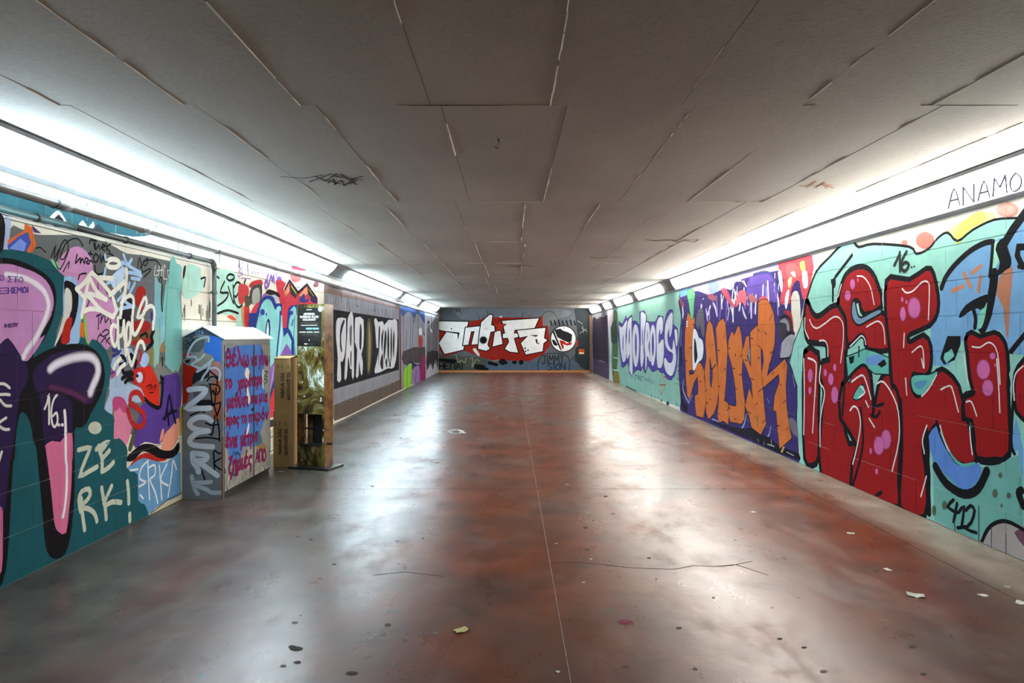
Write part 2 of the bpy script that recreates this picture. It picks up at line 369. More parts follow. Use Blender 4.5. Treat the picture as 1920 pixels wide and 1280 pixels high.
# ---- floor: cast slabs with joints, red sealed concrete worn to grey
def floor_mat():
    m, n, b = nt_new('sealed_red_concrete'); P = wpos(n)
    sep = n.nodes.new('ShaderNodeSeparateXYZ'); n.links.new(P, sep.inputs[0])
    mp = n.nodes.new('ShaderNodeMapping'); n.links.new(P, mp.inputs[0]); mp.inputs['Scale'].default_value = (1, .55, 1)
    t = noise(n, .9, 8, .56, mp.outputs[0])
    # the red coat has been worn and dusted away along both walls
    def band(lo, hi, a, bb):
        k = n.nodes.new('ShaderNodeMapRange'); n.links.new(sep.outputs[0], k.inputs[0])
        for i, v in zip((1, 2, 3, 4), (lo, hi, a, bb)): k.inputs[i].default_value = v
        return k.outputs[0]
    add = n.nodes.new('ShaderNodeMath'); add.operation = 'ADD'; n.links.new(band(-2.3, -.5, .30, 0), add.inputs[0]); n.links.new(band(2.6, 2.95, 0, .3), add.inputs[1])
    ad2 = n.nodes.new('ShaderNodeMath'); ad2.operation = 'ADD'; n.links.new(add.outputs[0], ad2.inputs[0]); n.links.new(t.outputs[0], ad2.inputs[1])
    red = ramp(n, noise(n, 2.2, 6, .6, P).outputs[0], [(.3, '#3f2015'), (.72, '#68341f')])
    grey0 = ramp(n, noise(n, 3.1, 7, .65, P).outputs[0], [(.3, '#353331'), (.7, '#57534d')])
    grey = mixc(n, grey0.outputs[0], ramp(n, noise(n, 3.3, 7, .65, P).outputs[0], [(.3, '#6a635a'), (.7, '#8d857a')]).outputs[0], band(2.65, 2.9, 0, 1))
    wear = ramp(n, ad2.outputs[0], [(.44, 0.0), (.84, 1.0)])
    c = mixc(n, red.outputs[0], grey, wear.outputs[0])
    # chewing-gum spots and scuffs
    v = n.nodes.new('ShaderNodeTexVoronoi'); v.inputs['Scale'].default_value = 2.6; n.links.new(P, v.inputs['Vector'])
    wn = noise(n, 12, 2, .5, P)
    av = n.nodes.new('ShaderNodeMath'); av.operation = 'MULTIPLY_ADD'; n.links.new(wn.outputs[0], av.inputs[0]); av.inputs[1].default_value = .05; n.links.new(v.outputs['Distance'], av.inputs[2])
    g = ramp(n, av.outputs[0], [(.075, 1.0), (.095, 0.0)])
    c = mixc(n, c, hexc('#3b3431'), g.outputs[0])
    sp = ramp(n, noise(n, 26, 3, .8, P).outputs[0], [(.74, 0.0), (.80, .35)])
    c = mixc(n, c, hexc('#8b8177'), sp.outputs[0])
    n.links.new(c, b.inputs['Base Color'])
    rr = ramp(n, noise(n, 2.6, 9, .72, mp.outputs[0]).outputs[0], [(.30, .24), (.52, .31), (.72, .48)])
    n.links.new(rr.outputs[0], b.inputs['Roughness']); b.inputs['Specular IOR Level'].default_value = .17
    b.inputs['Coat Weight'].default_value = .0
    bump(n, b, noise(n, 5, 9, .68, P).outputs[0], .16, .012); MATS['floor'] = m; return m
M_floor = floor_mat()
M_joint = plain('floor_joint_filler', '#7d6a5c', .7)
floor = tag(MB().box(XL-.2, XR+.2, YF, YB+.2, -.2, -.006).build('floor', M_joint), 'red sealed concrete floor worn grey along the walls', kind='structure')
xs = [XL-.2, .25, 2.75, XR+.2]; ys = [YF, .4, 6.42, 12.45, 18.5, 24.5, YB+.2]
for i in range(3):
    for j in range(6):
        g = .004
        MB().box(xs[i]+g, xs[i+1]-g, ys[j]+g, ys[j+1]-g, -.1, 0).build('floor_slab', M_floor, floor)
M_strip = plain('joint_strip', '#6f5347', .6, 0, .3, 30)
for j in range(6):
    MB().box(.2475, .2525, ys[j]+.02, ys[j+1]-.02, -.02, .0012).build('joint_strip', M_strip, floor)
# ---- ceiling: board-marked panels, ridges of cement squeezed out along the joints
ceil = tag(MB().box(XL-.2, XR+.2, YF, YB+.2, ZC+.012, ZC+.3).build('ceiling', M_gap), 'low concrete ceiling with formwork panel joints', kind='structure')
cx = [-2.70, -2.24, -1.625, -1.03, -.40, .215, .84, 1.45, 2.08, 2.68, 3.14]
rows = [-6.0, -3.86, -1.44, .98, 3.38, 5.80, 8.22, 10.64, 13.06, 15.48, 17.9, 20.32, 22.74, 25.16, YB]
rg = random.Random(3)
dzc = [rg.uniform(0, .0022) for _ in range(12)]
for r in range(len(rows)-1):
    sh = {3: 0, 4: .065}.get(r, rg.uniform(-.09, .09))
    xx = [cx[0]-.004]+[x+sh+rg.uniform(-.015, .015) for x in cx[1:-1]]+[cx[-1]+.004-.01]
    for i in range(len(xx)-1):
        dz = dzc[i]+rg.uniform(0, .0005)
        MB().box(xx[i]+.0015, xx[i+1]-.0015, rows[r]+.0001, rows[r+1]-.0001, ZC-.001+dz, ZC+.03).build('panel', M_ceil, ceil)
    if rows[r] < .9: continue
    for x in xx[1:-1]:
        y = rows[r]+rg.uniform(0, .3)
        mb = MB(); any_ = False
        while y < rows[r+1]-.15:
            l = rg.uniform(.15, .7); e = min(y+l, rows[r+1])
            if rg.random() < .62:
                k = 3; w0 = rg.uniform(.0015, .004)
                for q in range(k):
                    a = y+(e-y)*q/k; bq = y+(e-y)*(q+1)/k; jx = rg.uniform(-.003, .003); h = rg.uniform(.001, .004)
                    mb.prism([(x+jx-w0, ZC), (x+jx+w0, ZC), (x+jx+w0*.3, ZC-h), (x+jx-w0*.4, ZC-h)], 'y', a, bq); any_ = True
            y = e+rg.uniform(0, .12)
        if any_: mb.build('seam_ridge', M_seam, ceil)
        else: mb.bm.free()
    mb = MB()
    for q in range(6):
        a = rg.uniform(cx[0], cx[-1]-.6); mb.box(a, a+rg.uniform(.1, .5), rows[r]-.0015, rows[r]+.0015, ZC-.0012, ZC+.001)
    mb.build('cross_seam', M_seam, ceil)
# ---- block walls
zsL = [0.0, .28, .54, .80, 1.06, 1.32, 1.585, 1.845, 2.105, TOPL]
zsR = [0.0, .28, .54, .80, 1.06, 1.32, 1.585, 1.845, 2.105, TOPR]
def block_wall(name, X, n, zs, seed, label):
    B = Blocks(zs, .25, YF, YB, seed=seed); B.zs = zs
    wl = tag(MB().box(min(X-n*.004, X-n*.25), max(X-n*.004, X-n*.25), YF, YB+.2, 0, ZC+.1).build(name, M_mortar), label, kind='structure')
    stuff = MB()
    for c in range(len(zs)-1):
        for i in range(B.count()):
            y0, y1, z0, z1 = B.rect(c, i)
            if y1-y0 < .02: continue
            f = X+n*B.offset(c, i); bk = X-n*.05
            bx = (min(f, bk), max(f, bk), y0, y1, z0, z1)
            if 3.62 < y1 and y0 < 11.3: MB().box(*bx).build('block', M_block, wl)
            else: stuff.box(*bx)
    tag(stuff.build('far_blockwork', M_block, wl), kind='stuff')
    S = Surf((X, 0, 0), (0, 1, 0), (0, 0, 1), (n, 0, 0), B); return wl, S
wall_l, SL = block_wall('wall_left', XL, 1, zsL, 11, 'painted block wall behind the pipes and the grey cabinet')
wall_r, SR = block_wall('wall_right', XR, -1, zsR, 12, 'painted block wall with the orange and the red lettering')
wall_b = tag(MB().box(XL-.2, XR+.2, YB, YB+.2, 0, ZC+.1).build('wall_back', M_plaster), 'grey end wall painted with white block lettering on red', kind='structure')
wall_f = tag(MB().box(XL-.2, XR+.2, YF-.2, YF, 0, ZC+.1).build('wall_front_added', M_plaster), 'plain grey wall added to close the unseen near end of the passage', kind='structure')  # made-up closing wall behind the camera, keeps reflections from going black
SB = Surf((0, YB, 0), (1, 0, 0), (0, 0, 1), (0, -1, 0)); SC = Surf((0, 0, ZC-.001), (1, 0, 0), (0, 1, 0), (0, 0, -1)); SF = Surf((0, 0, 0), (1, 0, 0), (0, 1, 0), (0, 0, 1))
M_orange = plain('ochre_skirting', '#a86a35', .7)
tag(MB().box(XL+.006, XR-.006, YB-.10, YB, 0, .075).build('baseboard_back', M_orange), 'ochre painted kerb along the end wall', kind='structure')
MB().box(XR-.10, XR-.004, YB-.14, YB-.10, 0, 2.3).build('trim_corner', plain('brown_strip', '#5d4030', .7)); tag(bpy.data.objects['trim_corner'], 'narrow ochre strip in the far right corner', kind='structure')
bpy.data.objects['trim_corner'].name = 'trim_5'
# ---- slanted light channels: rails, blank covers and diffusers
BOW = .014
def channel(X, XI, zt, n, secs, mat, idx, side):
    # direction from wall edge (X,zt) to ceiling edge (XI,ZC)
    a = Vector((X, 0, zt)); bq = Vector((XI, 0, ZC)); d = (bq-a); Ln = d.length; d.normalize(); nr = Vector((n*abs(d.z), 0, -abs(d.x)))
    def P(t, off): p = a+d*t+nr*off; return (p.x, p.z)
    rails = []
    for (t0, t1, nm, hh) in ((-.006, .03, 0, .014), (Ln-.028, Ln-.004, 1, .012)):
        r = MB().prism([P(t0, -.01), P(t1, -.01), P(t1, hh), P(t0, hh)], 'y', YF+.01, YB-.01).build('trim_%d' % (idx+nm), M_metal)
        tag(r, ('lower' if nm == 0 else 'upper')+' metal rail of the light channel over the '+side+' wall', kind='structure'); rails.append(r)
    prev = YF+.02
    for k, (y0, y1, lab) in enumerate(secs):
        if y0-prev > .1:
            MB().prism([P(.034, -.012), P(Ln-.032, -.012), P(Ln-.03, -.004), P(.032, -.004)], 'y', prev+.004, y0-.004).build('blank_cover', M_dark, rails[0])
        prev = y1
        e = empty('strip_light', (X+n*.05, (y0+y1)/2, zt))
        K = 8; MB().prism([P(.032, -.004), P(Ln-.03, -.004)]+[P(Ln-.03-(Ln-.062)*q/K, .004+BOW*math.sin(math.pi*q/K)) for q in range(K+1)], 'y', y0+.001, y1-.001).build('diffuser', mat, e)
        for yy in (y0+.004, y1-.004):
            MB().prism([P(.033, -.012), P(Ln-.031, -.012), P(Ln-.031, -.0045), P(.033, -.0045)], 'y', yy-.002, yy+.002).build('end_plate', M_metal, e)
        MB().prism([P(.037, -.012), P(Ln-.035, -.012), P(Ln-.035, -.006), P(.037, -.006)], 'y', y0+.01, y1-.01).build('housing', M_metal, e)
        tag(e, lab, 'light', 'strip lights of the %s channel' % side)
    if YB-prev > .1:
        MB().prism([P(.034, -.012), P(Ln-.032, -.012), P(Ln-.03, -.004), P(.032, -.004)], 'y', prev+.004, YB-.02).build('blank_cover', M_dark, rails[0])
run = 'glowing strip light in the unbroken run above the %s'
channel(XL, INL, TOPL, 1, [(3.5, 4.62, run % 'big purple and pink letter'), (4.622, 7.65, run % 'gabled cabinet'), (7.652, 10.7, run % 'golden dispenser stand, last of the run'),
    (11.7, 17.2, 'long strip light over the black panel with white letters'), (18.0, 20.8, 'short strip light over the silver letters with lime green drips'), (21.8, 26.2, 'strip light beside the end wall over white dripping letters')], M_lp, 1, 'left')
channel(XR, INR, TOPR, -1, [(3.7, 4.3, run % 'black number 412'), (4.302, 7.33, run % 'big red letters'), (7.332, 10.36, run % 'orange letters'), (10.362, 13.4, run % 'green carrot top, last of the run'),
    (14.5, 17.3, 'strip light over the last letters of white frogs lettering'), (18.2, 20.8, 'strip light over the first letters of white frogs lettering'), (21.9, 23.25, 'shortest strip light, over the thin white drip'), (24.5, 27.2, 'strip light over the dark purple panel by the end wall')], M_rp, 3, 'right')
# ================================================================== paint on the left wall (bottom coats first)
LIML = [(1, .004, True), (1, TOPL-.012, False), (0, 2.0, True), (0, YB-.12, False)]
def AL(name, crop, label=None): return Art(name, SL, wall_l, crop, label, LIML)
K_ = '#17141b'
a = AL('paint_patch', 'L2', 'grey overpainted area with rounded top edge under the small pipe')
a.fill('90,160 200,150 330,205 480,215 730,215 900,240 1060,290 1160,340 1270,400 1420,415 1600,455 1740,490 1800,540 1810,760 1815,1030 L3: 1800,60 1800,900 1400,1100 L2: 200,1280 100,700', '#6d7171', 2)
a.fill('L1: -40,630 200,690 480,760 780,840 1040,920 1130,960 1000,975 830,945 550,915 350,880 160,830 -40,790', '#26545c', 2)
a.fill('L1: 350,880 400,800 440,780 480,830 520,900 545,925', '#dfe6e6', 2).fill('L1: 385,885 440,805 500,890 545,920 460,905', K_, 2)
a.fill('L1: 580,910 620,850 660,905 700,860 720,930 800,955 620,935', '#cfdcdf', 2).fill('L1: 690,930 740,880 790,950', '#25323c', 2)
a.fill('L1: -40,780 120,805 180,810 150,830 40,810', '#d6dadb', 2)
a.done()
a = AL('paint_patch', 'L3', 'patchwork of pale blue, purple, pink and red paint beside the cabinet')
a.fill('LA: 990,620 1300,640 1300,1280 LB: 1160,600 1140,1280 300,1280 280,900 420,600 500,0 LA: 700,1280 800,900', '#70737c', 2)
a.fill('LB: 700,30 1080,60 1100,420 1000,480 720,500', '#7d5a3f', 2)
a.fill('LB: 1160,-60 1340,-60 1330,420 1280,540 1250,900 1215,1020 1140,880 1150,600', '#92bdb6', 3)
a.fill('LB: 1380,-300 1480,-700 1690,-500 1720,200 1700,800 1630,1060 1540,930 1380,720', '#92bdb6', 3)
a.fill('LB: 1340,-260 1430,-260 1380,200 1330,520 1300,200', '#8fc4d6', 3)
a.fill('LA: 1280,560 1340,640 1390,700 1400,1280 1290,1280', '#83b9c4', 2)
a.fill('LA: 1440,680 1560,400 1660,430 1690,700 1640,900 1650,1280 1420,1280', '#7fbfbd', 2)
a.fill('LB: 1280,540 1340,440 1400,560 1500,540 1480,640 1300,640', '#a08258', 3)
a.fill('LB: 1100,560 1160,580 1150,900 1060,860 1030,620', '#8f8a5c', 2)
a.fill('LB: 1160,1000 1250,860 1450,800 1600,1000 1640,1100 1340,1130 1220,1280', '#858683', 3)
a.fill('1100,530 1180,450 1240,500 1340,540 1440,600 1450,680 1380,720 1300,700 1240,800 1130,700 1120,830 1040,790 1090,640', '#a9bcd8', 3)
a.fill('LB: 300,900 420,600 700,560 760,780 500,1000 640,1280 280,1280', '#a7bad6', 2)
a.fill('LB: 280,920 340,1000 400,1080 300,1180', '#a8587e', 2).fill('LB: 280,1060 380,1010 380,1050 300,1090', '#5a3f96', 2)
a.fill('1130,680 1230,680 1280,790 1330,880 1310,1000 1260,1150 1200,1090 1130,1090 1145,900', '#d585a4', 3)
a.fill('1130,670 1230,670 1290,800 1230,815 1195,765 1165,800 1130,790', '#b94f80', 3)
a.fill('1640,450 1700,440 1795,455 1795,900 1660,1000 1600,1130 1450,1110 1350,1170 1320,1020 1380,900 1400,760 1480,720 1580,780 1610,700 1620,500', '#5f4496', 3)
a.fill('1280,1180 1330,1000 1360,920 1340,1100 1310,1200', '#5a5a3c', 3)
a.fill('1615,1180 1640,1050 1720,950 1785,870 1788,1030 1740,1160 1680,1205', '#e39c88', 3).fill('1595,1110 1620,990 1640,985 1630,1070', '#e39c88', 3)
a.fill('1340,400 1400,370 1500,352 1550,430 1590,540 1592,690 1580,770 1500,705 1440,640 1400,560 1340,500', '#d2361f', 3)
a.stroke('1610,460 1625,540 1615,690 1590,770 1500,730 1440,670', 30, K_).stroke('1630,480 1622,520', 34, K_)
a.dot(1385, 455, 75, 95, '#bf2a26').dot(1395, 465, 38, 62, '#c8cfe0', .2).dot(1372, 450, 14, 18, '#1a1830')
a.fill('1400,330 1410,270 1450,215 1490,260 1480,330 1440,365', '#a9bfe6', 4)
a.stroke('1395,200 1410,250 1380,330', 30, '#a8302c')
a.fill('L4: 1090,180 1120,150 1180,100 1260,80 1350,110 1430,120 1545,30 1562,180 1552,395 1440,450 1330,515 1280,565 1180,565 1090,400', '#6b9cc6', 2)
a.fill('L4: 1110,155 1160,90 1240,40 1330,60 1430,95 1350,115 1250,85 1180,105', '#b02d1e', 3)
a.fill('1250,1290 1350,1180 1440,1130 1540,1140 1620,1190 1720,1190 1785,1110 1790,1200 1720,1270 1600,1275 1500,1225 1420,1210 1330,1300', K_, 3)
a.fill('L4: 1280,560 1440,455 1565,398 1575,432 1420,505 1285,588', '#c9c2a8', 1)
a.fill('L3: 1795,760 1830,760 1815,1050 1795,1050', '#a9972f', 1)
a.fill('L3: 1790,1060 1825,1060 L4: 1575,400 1550,400 1545,40', '#c7c4ae', 1)
a.stroke('L4: 1290,560 1440,440 1560,380', 8, '#5b5138', 1)
a.done()
a = AL('graffiti_letter', 'L3', 'large dark purple and pink letter outlined in black on teal')
a.fill('PX: -40,467 0,467 45,471 84,484 105,497 120,522 123,550 120,578 111,606 105,630 131,633 159,634 184,641 199,657 208,686 206,710 199,740 195,766 208,776 214,789 213,822 223,821 234,832 239,845 237,875 247,884 258,890 259,938 271,945 278,963 279,970 262,982 175,1035 0,1125 -40,1150', '#1f5c66', 2)
a.fill('L2: 780,1100 810,1085 850,1130 880,1300 L3: 860,60 815,60 L2: 800,1200', '#d9772f', 3).fill('L2: 830,1010 870,1000 900,1280 860,1280', '#8fc552', 2)
a.fill('L2: 640,640 740,640 810,720 835,860 830,1000 800,1120 790,1290 700,1300 640,1280', '#9dbfe2', 3)
a.fill('L2: 640,690 700,680 760,730 785,830 775,960 745,1090 700,1190 690,1290 560,1330 620,1100 650,900', K_, 3)
a.fill('L2: 650,760 700,765 722,850 715,960 680,1060 620,1190 570,1290 545,1310 640,1000', '#d3d2cc', 3)
a.fill('L2: 610,1290 640,1120 680,1045 722,1050 705,1180 685,1290', '#b4281f', 3)
a.fill('L2: -200,440 0,443 120,452 230,485 350,540 460,610 530,690 562,790 560,900 535,1040 485,1170 430,1280 L3: 370,170 330,270 450,200 600,150 750,128 880,150 980,220 1032,330 1050,450 1030,580 980,700 905,830 860,930 800,970 748,985 745,1280 L4: 640,100 640,300 630,520 605,750 560,900 490,950 430,930 395,860 378,740 355,480 330,200 310,0 L3: 335,1100 300,920 255,830 210,820 180,900 155,1100 145,1280 L4: 115,100 100,300 85,600 62,950 35,1100 0,1185 -100,1230', K_, 2)
a.fill('L2: -200,500 0,502 120,508 230,545 350,590 460,670 520,780 537,900 505,1030 440,1150 395,1250 L3: 450,40 390,150 310,262 250,305 180,205 80,70 0,130 -200,200', '#c08cbe', 2)
a.fill('-200,200 0,135 80,75 180,210 245,310 280,400 265,520 205,620 175,800 150,1000 110,1280 L4: 85,100 55,400 25,600 -60,620', '#33214f', 2)
a.fill('325,430 420,305 560,222 720,190 860,202 950,280 988,400 972,550 940,680 890,732 800,705 640,612 480,592 370,605', '#33214f', 4)
a.fill('395,625 560,622 700,690 722,800 722,1010 650,1050 600,1112 520,1100 455,1145 430,1000 415,800', '#2f1e4a', 2)
a.fill('450,1145 520,1100 600,1112 650,1050 722,1025 727,1280 L4: 617,100 612,300 592,520 566,725 500,716 465,640 440,400 412,150 390,0', '#d0739b', 2)
a.fill('L4: -60,470 0,500 22,540 22,800 12,1050 -60,1090', '#c66e96', 2)
a.stroke('500,560 600,580 720,620 860,690', 22, '#5c2f5a', soft=30)
a.stroke('L2: 60,610 230,640 350,700 440,780 480,880 L2: 480,960 440,1080 390,1180 335,1280 L3: 270,190 235,265', 30, '#e6dcea', soft=22)
a.stroke('500,385 560,335 680,285 800,258 905,262 965,315 982,400 960,480 925,560 902,620', 28, '#e4dfee', soft=34)
a.stroke('645,800 655,950 658,1280 L4: 572,150 570,350 555,500 540,590', 16, '#ece4ea', soft=14)
a.done()
a = AL('graffiti_tag', 'L3', 'white number 16 with two dots on the purple letter')
a.lines(22, '#dcdbd6', '445,780 470,720 490,640 490,780 490,930', '572,640 535,690 512,800 520,920 548,960 575,900 565,820 530,850').dots('#dcdbd6', (588, 940, 15, 18), (622, 940, 15, 18)); a.done()
a = AL('graffiti_tag', 'L3', 'white strokes at the left end of the wall')
a.lines(26, '#d9d8d4', '-60,560 0,530 50,535 95,570', '-60,640 50,635 95,640', '-60,660 0,690 50,745 110,750', '-60,960 0,910 60,870', '-40,940 0,960 45,985 90,985', '-20,1330 15,1210'); a.done()
a = AL('graffiti_tag', 'L4', 'pale ZERK! lettering with a round dot above on teal')
W_ = '#bfc7b8'
a.crop('L3').dot(948, 970, 72, 68, W_, .12).crop('L4')
a.lines(34, W_, '672,15 720,2 770,0 735,90 685,235 750,205 830,160', 'L3: 960,1185 1020,1140 1080,1110 L4: 860,30', 'L3: 985,1150 1000,1220 L4: 875,90 872,200', '885,80 935,22', '885,195 930,165 970,122', '690,540 675,440 700,370 760,350 770,400 740,450 690,500 760,520 810,560 830,625', '695,430 705,560 725,700', '870,340 885,430 900,500 910,605', '955,325 925,390 890,470', '900,495 960,460 1035,465', '1090,285 1100,370 1103,470', '1110,565 1112,620', sm=2); a.done()
a = AL('graffiti_tag', 'L4', 'thin white SRKA tag on light blue paint near the cabinet')
a.lines(13, '#dfe6ea', '1270,105 1210,170 1195,260 1250,290 1190,330', '1265,110 1280,440', '1275,165 1325,145 1325,230 1285,270 1330,380 1350,470', '1365,150 1385,440', '1430,135 1375,270 1440,320', '1440,415 1470,220 1482,105 1512,180', '1115,190 1180,180', '1200,400 1225,430'); a.done()
a = AL('paint_patch', 'L2', 'orange and blue arrow shape under the small pipe')
a.fill('-30,10 35,40 52,200 30,360 -30,365', K_, 2).fill('52,20 112,55 82,358 30,360 48,200', '#aebcd8', 1)
a.fill('70,330 78,265 240,170 250,100 320,140 342,250 362,300 330,380 285,395 265,375 310,290 280,190 190,225', '#d9713a', 1)
a.fill('78,355 72,320 185,230 265,188 302,285 262,382', '#4a5cb4', 1).fill('90,352 200,250 262,300 240,380', '#7f9ae0', 1)
a.fill('310,110 390,180 410,200 340,190', '#4a3f7a', 1).done()
a = AL('paint_patch', 'L2', 'pink bell shape on the grey overpainted area')
a.fill('560,530 620,420 700,350 790,332 870,390 920,480 935,580 1000,640 1060,800 1130,900 1155,1050 1140,1290 L3: 1100,150 1060,190 990,110 920,80 L2: 880,1290 850,1000 800,780 740,640 640,620', '#c894c0', 3)
a.fill('500,460 560,480 600,540 570,560', '#8fc9a0', 3); a.done()
a = AL('graffiti_tag', 'L2', 'black looping tags on the grey overpainted area')
a.lines(11, K_, '510,440 555,320 540,450 605,330 560,470', '600,330 650,262 682,330 640,450 600,440 650,310 710,260 780,255 830,325', '545,470 600,560 690,360', '630,582 690,480 680,550', '360,350 400,340 455,390')
a.lines(13, K_, '895,300 905,265 965,275', '935,270 945,355', '950,300 955,360 985,315 995,362', '1010,345 1048,325 1030,308 1012,345 1045,372', '1060,285 1062,372', '1105,305 1065,340 1100,385', '880,400 925,410', '905,378 893,420', '955,400 930,450 955,490 985,440 955,402', '1000,410 1012,490 1030,420 1040,480', '1080,400 1130,420 1120,450')
a.lines(14, K_, '770,408 752,500 800,445 800,500 822,450 840,500 855,445 882,465 860,490 885,505 900,470 928,492', '945,520 960,600 1020,600 1045,560', '780,660 800,610 860,598')
a.lines(10, K_, '1372,560 1395,440 1425,590', '1400,545 1430,500 1470,450 1475,490 1445,525 1432,480 1480,468 1560,470 1608,530', '1420,590 1490,555 1505,570 1435,640', '1590,680 1600,640 1618,650 1610,700')
a.lines(8, '#c9cdcf', 'LA: 1290,390 1275,525 1330,520', 'LA: 1345,390 1335,520', 'LA: 1310,460 1400,450', 'LA: 1390,390 1380,540', 'LA: 1420,370 1410,570 1460,580', 'LA: 1440,405 1420,370', 'LA: 1470,450 1510,470 1480,550 1470,450')
a.lines(12, '#2c2340', '960,1030 1010,1010 1000,1100', '985,1020 980,1160', '1000,1090 1040,1010 1050,1090 1090,1030', '1100,1060 1110,1120', '1020,1190 1060,1160 1090,1190 1030,1230 1000,1200', '970,1280 980,1230 1010,1210', '1010,1290 1050,1240 1060,1290', '1100,1240 1070,1270 1100,1310', '870,930 900,840', '975,700 985,820'); a.done()
a = AL('paint_patch', 'LA', 'dark red and black blotches under white scribble')
a.fill('780,920 900,880 950,900 950,1280 740,1280', '#23202c', 2)
a.fill('1005,740 1060,690 1130,730 1145,850 1110,960 1090,1070 1010,990 985,880', '#a92a24', 3).fill('LB: 720,40 900,10 1060,40 1090,140 960,240 760,200', '#a02824', 3)
a.fill('LB: 720,440 900,370 1080,380 1070,450 900,480 730,500', '#a82926', 3)
a.lines(50, K_, 'LB: 500,720 560,760 580,860 480,890', 'LB: 690,690 740,740 700,760', 'LB: 520,960 560,1060 700,1040', 'LB: 520,1170 600,1110 730,1080', 'LB: 580,1240 650,1180 730,1180', 'LB: 800,820 780,940', 'LB: 1150,220 1100,350 1130,440 1030,560')
a.lines(40, '#3b3f8c', 'LB: 330,590 480,620 340,720', 'LA: 1230,1100 1240,1200'); a.lines(30, K_, 'LB: 880,320 1000,260 1020,340', 'LB: 950,590 1000,600'); a.lines(28, '#2f2f34', 'LB: 1320,760 1330,900', 'LB: 1380,760 1395,920', 'LA: 1390,680 1380,900 1390,1060'); a.done()
a = AL('graffiti_tag', 'LA', 'pale blue spray scribble with a star and a ring')
LB_ = '#a9c6e8'
a.lines(42, LB_, '530,230 545,300', '810,220 840,300 865,365', '930,290 870,370 790,330 790,410', '875,375 960,430 1060,485', '885,485 980,500 1075,535', '930,570 1050,588', '540,420 520,520', '560,650 660,605', '720,905 770,850 830,770', '700,1045 840,1010 970,990', '830,920 880,960 930,990', '640,560 760,450 830,430', '600,600 700,520 790,500', '900,640 880,720', '700,760 640,840', '860,640 830,760', '740,640 760,760', '980,640 900,800')
a.fill('620,560 760,440 830,450 800,620 700,720 640,700', '#bcd4ea', 3); a.done()
a = AL('graffiti_tag', 'LA', 'thick white scribble of crossing strokes and loops')
W2 = '#e9e8e0'
a.lines(58, W2, '560,330 620,288 710,300 752,355 700,405 590,400 556,345', '105,740 220,640 300,530 335,490', '335,490 430,580 520,680 600,780', '300,560 400,760 540,890', '550,890 400,830 250,800', '240,800 340,900 470,1050 650,1150', '650,1150 700,1050 650,870', '100,730 220,860', '290,570 240,820 180,1150', '190,1085 310,1030 470,1050', '450,565 640,575', '600,820 700,740 830,620', '850,440 850,590 825,800 785,950 760,1150')
a.lines(46, W2, '770,940 860,850 920,835 958,900 945,1100 930,1290', '1130,840 1060,1000 1020,1150 1100,1120 1155,950 1130,840', '1110,1075 1200,990 1262,1020 1272,1150 1255,1290')
a.lines(50, W2, 'LB: 430,-40 430,150 440,480 452,560', 'LB: 420,140 330,100 290,230 320,430 372,520 420,400 430,200', 'LB: 440,335 520,270 550,20', 'LB: 550,20 560,350 620,500 680,380 685,130 640,60 600,200 600,420', 'LB: 720,-20 730,230 780,285 860,160 935,-20', 'LB: 575,480 590,690', 'LB: 620,600 660,780 705,900 760,760 830,500 885,430 935,460 965,575', 'LB: 350,960 400,850 480,770', 'LB: 420,1080 480,960 570,880', 'LB: 1140,40 1135,170'); a.done()
a = AL('graffiti_tag', 'L3', 'red letter S and a small black A on purple')
a.lines(42, '#b32a2a', '1430,690 1385,620 1315,630 1300,720 1360,765 1435,830 1435,925 1375,962 1310,900 1275,790')
a.lines(20, '#1b1838', '1650,885 1670,760 1692,650 1720,780 1752,920', '1630,880 1690,830 1740,800', '1670,780 1685,940', '1700,800 1760,800').lines(8, K_, '1460,560 1500,540 1490,590', '1510,530 1520,580', '1530,560 1560,540 1545,590', '1490,620 1530,615', '1590,520 1640,520'); a.done()
# ---- between the cabinet and the dispenser
a = AL('paint_patch', 'L5', 'mint green patches on the bare cream blocks above the cabinet')
a.fill('-10,255 60,290 110,330 85,560 110,830 95,1100 100,1300 -60,1300', '#82bdb8', 2)
a.fill('130,330 200,292 290,330 300,400 335,480 290,580 160,645 108,560 130,420', '#b0d6ca', 3).fill('120,400 130,320 150,310 140,400 125,440', '#2d2a3a', 2)
a.stroke('300,440 345,430 330,520', 14, '#27303a').stroke('100,560 95,700 120,820', 12, '#8f86a6')
a.fill('LE: -40,230 100,210 240,240 300,420 290,620 340,760 370,1060 270,1060 255,860 -40,850', '#b4d9cc', 2)
a.fill('LE: 120,900 200,890 260,960 200,960', '#d9604c', 2).fill('LE: 330,770 390,780 400,1060 360,1060', '#c79a6c', 2)
a.done()
a = AL('graffiti_tag', 'LE', 'black SNO tag with underline and a small ring on mint green')
a.lines(24, '#1c2a2c', '85,380 20,540 140,552 95,660 -20,745', '140,460 180,590 222,705 212,440', '222,470 270,392 330,430 362,560 350,720 292,768 240,700 222,600 255,612 285,560', '120,310 160,272 222,290 222,340 160,368 115,330', '-20,862 130,812 292,858', '-40,300 0,330', '400,350 380,440 420,560'); a.done()
a = AL('graffiti_tag', 'LE', 'thin violet scrawl and thicker violet tag under the pipe')
a.lines(9, '#9b78bd', '280,150 340,100 385,125 300,230 360,272 285,300', '320,130 360,285', '400,240 420,130 445,265', '480,140 500,262 530,170 545,275', '560,160 582,262 620,180 640,265', '280,280 310,330', '330,330 480,340')
a.lines(26, '#8560b4', '740,270 722,340 742,440 785,285 802,380 822,285 832,400', '862,268 868,275', '900,315 932,342 892,365 882,325', '725,355 692,400 702,480 742,445'); a.done()
a = AL('paint_patch', 'LE', 'red, black and orange painted fragments with a zigzag roof line')
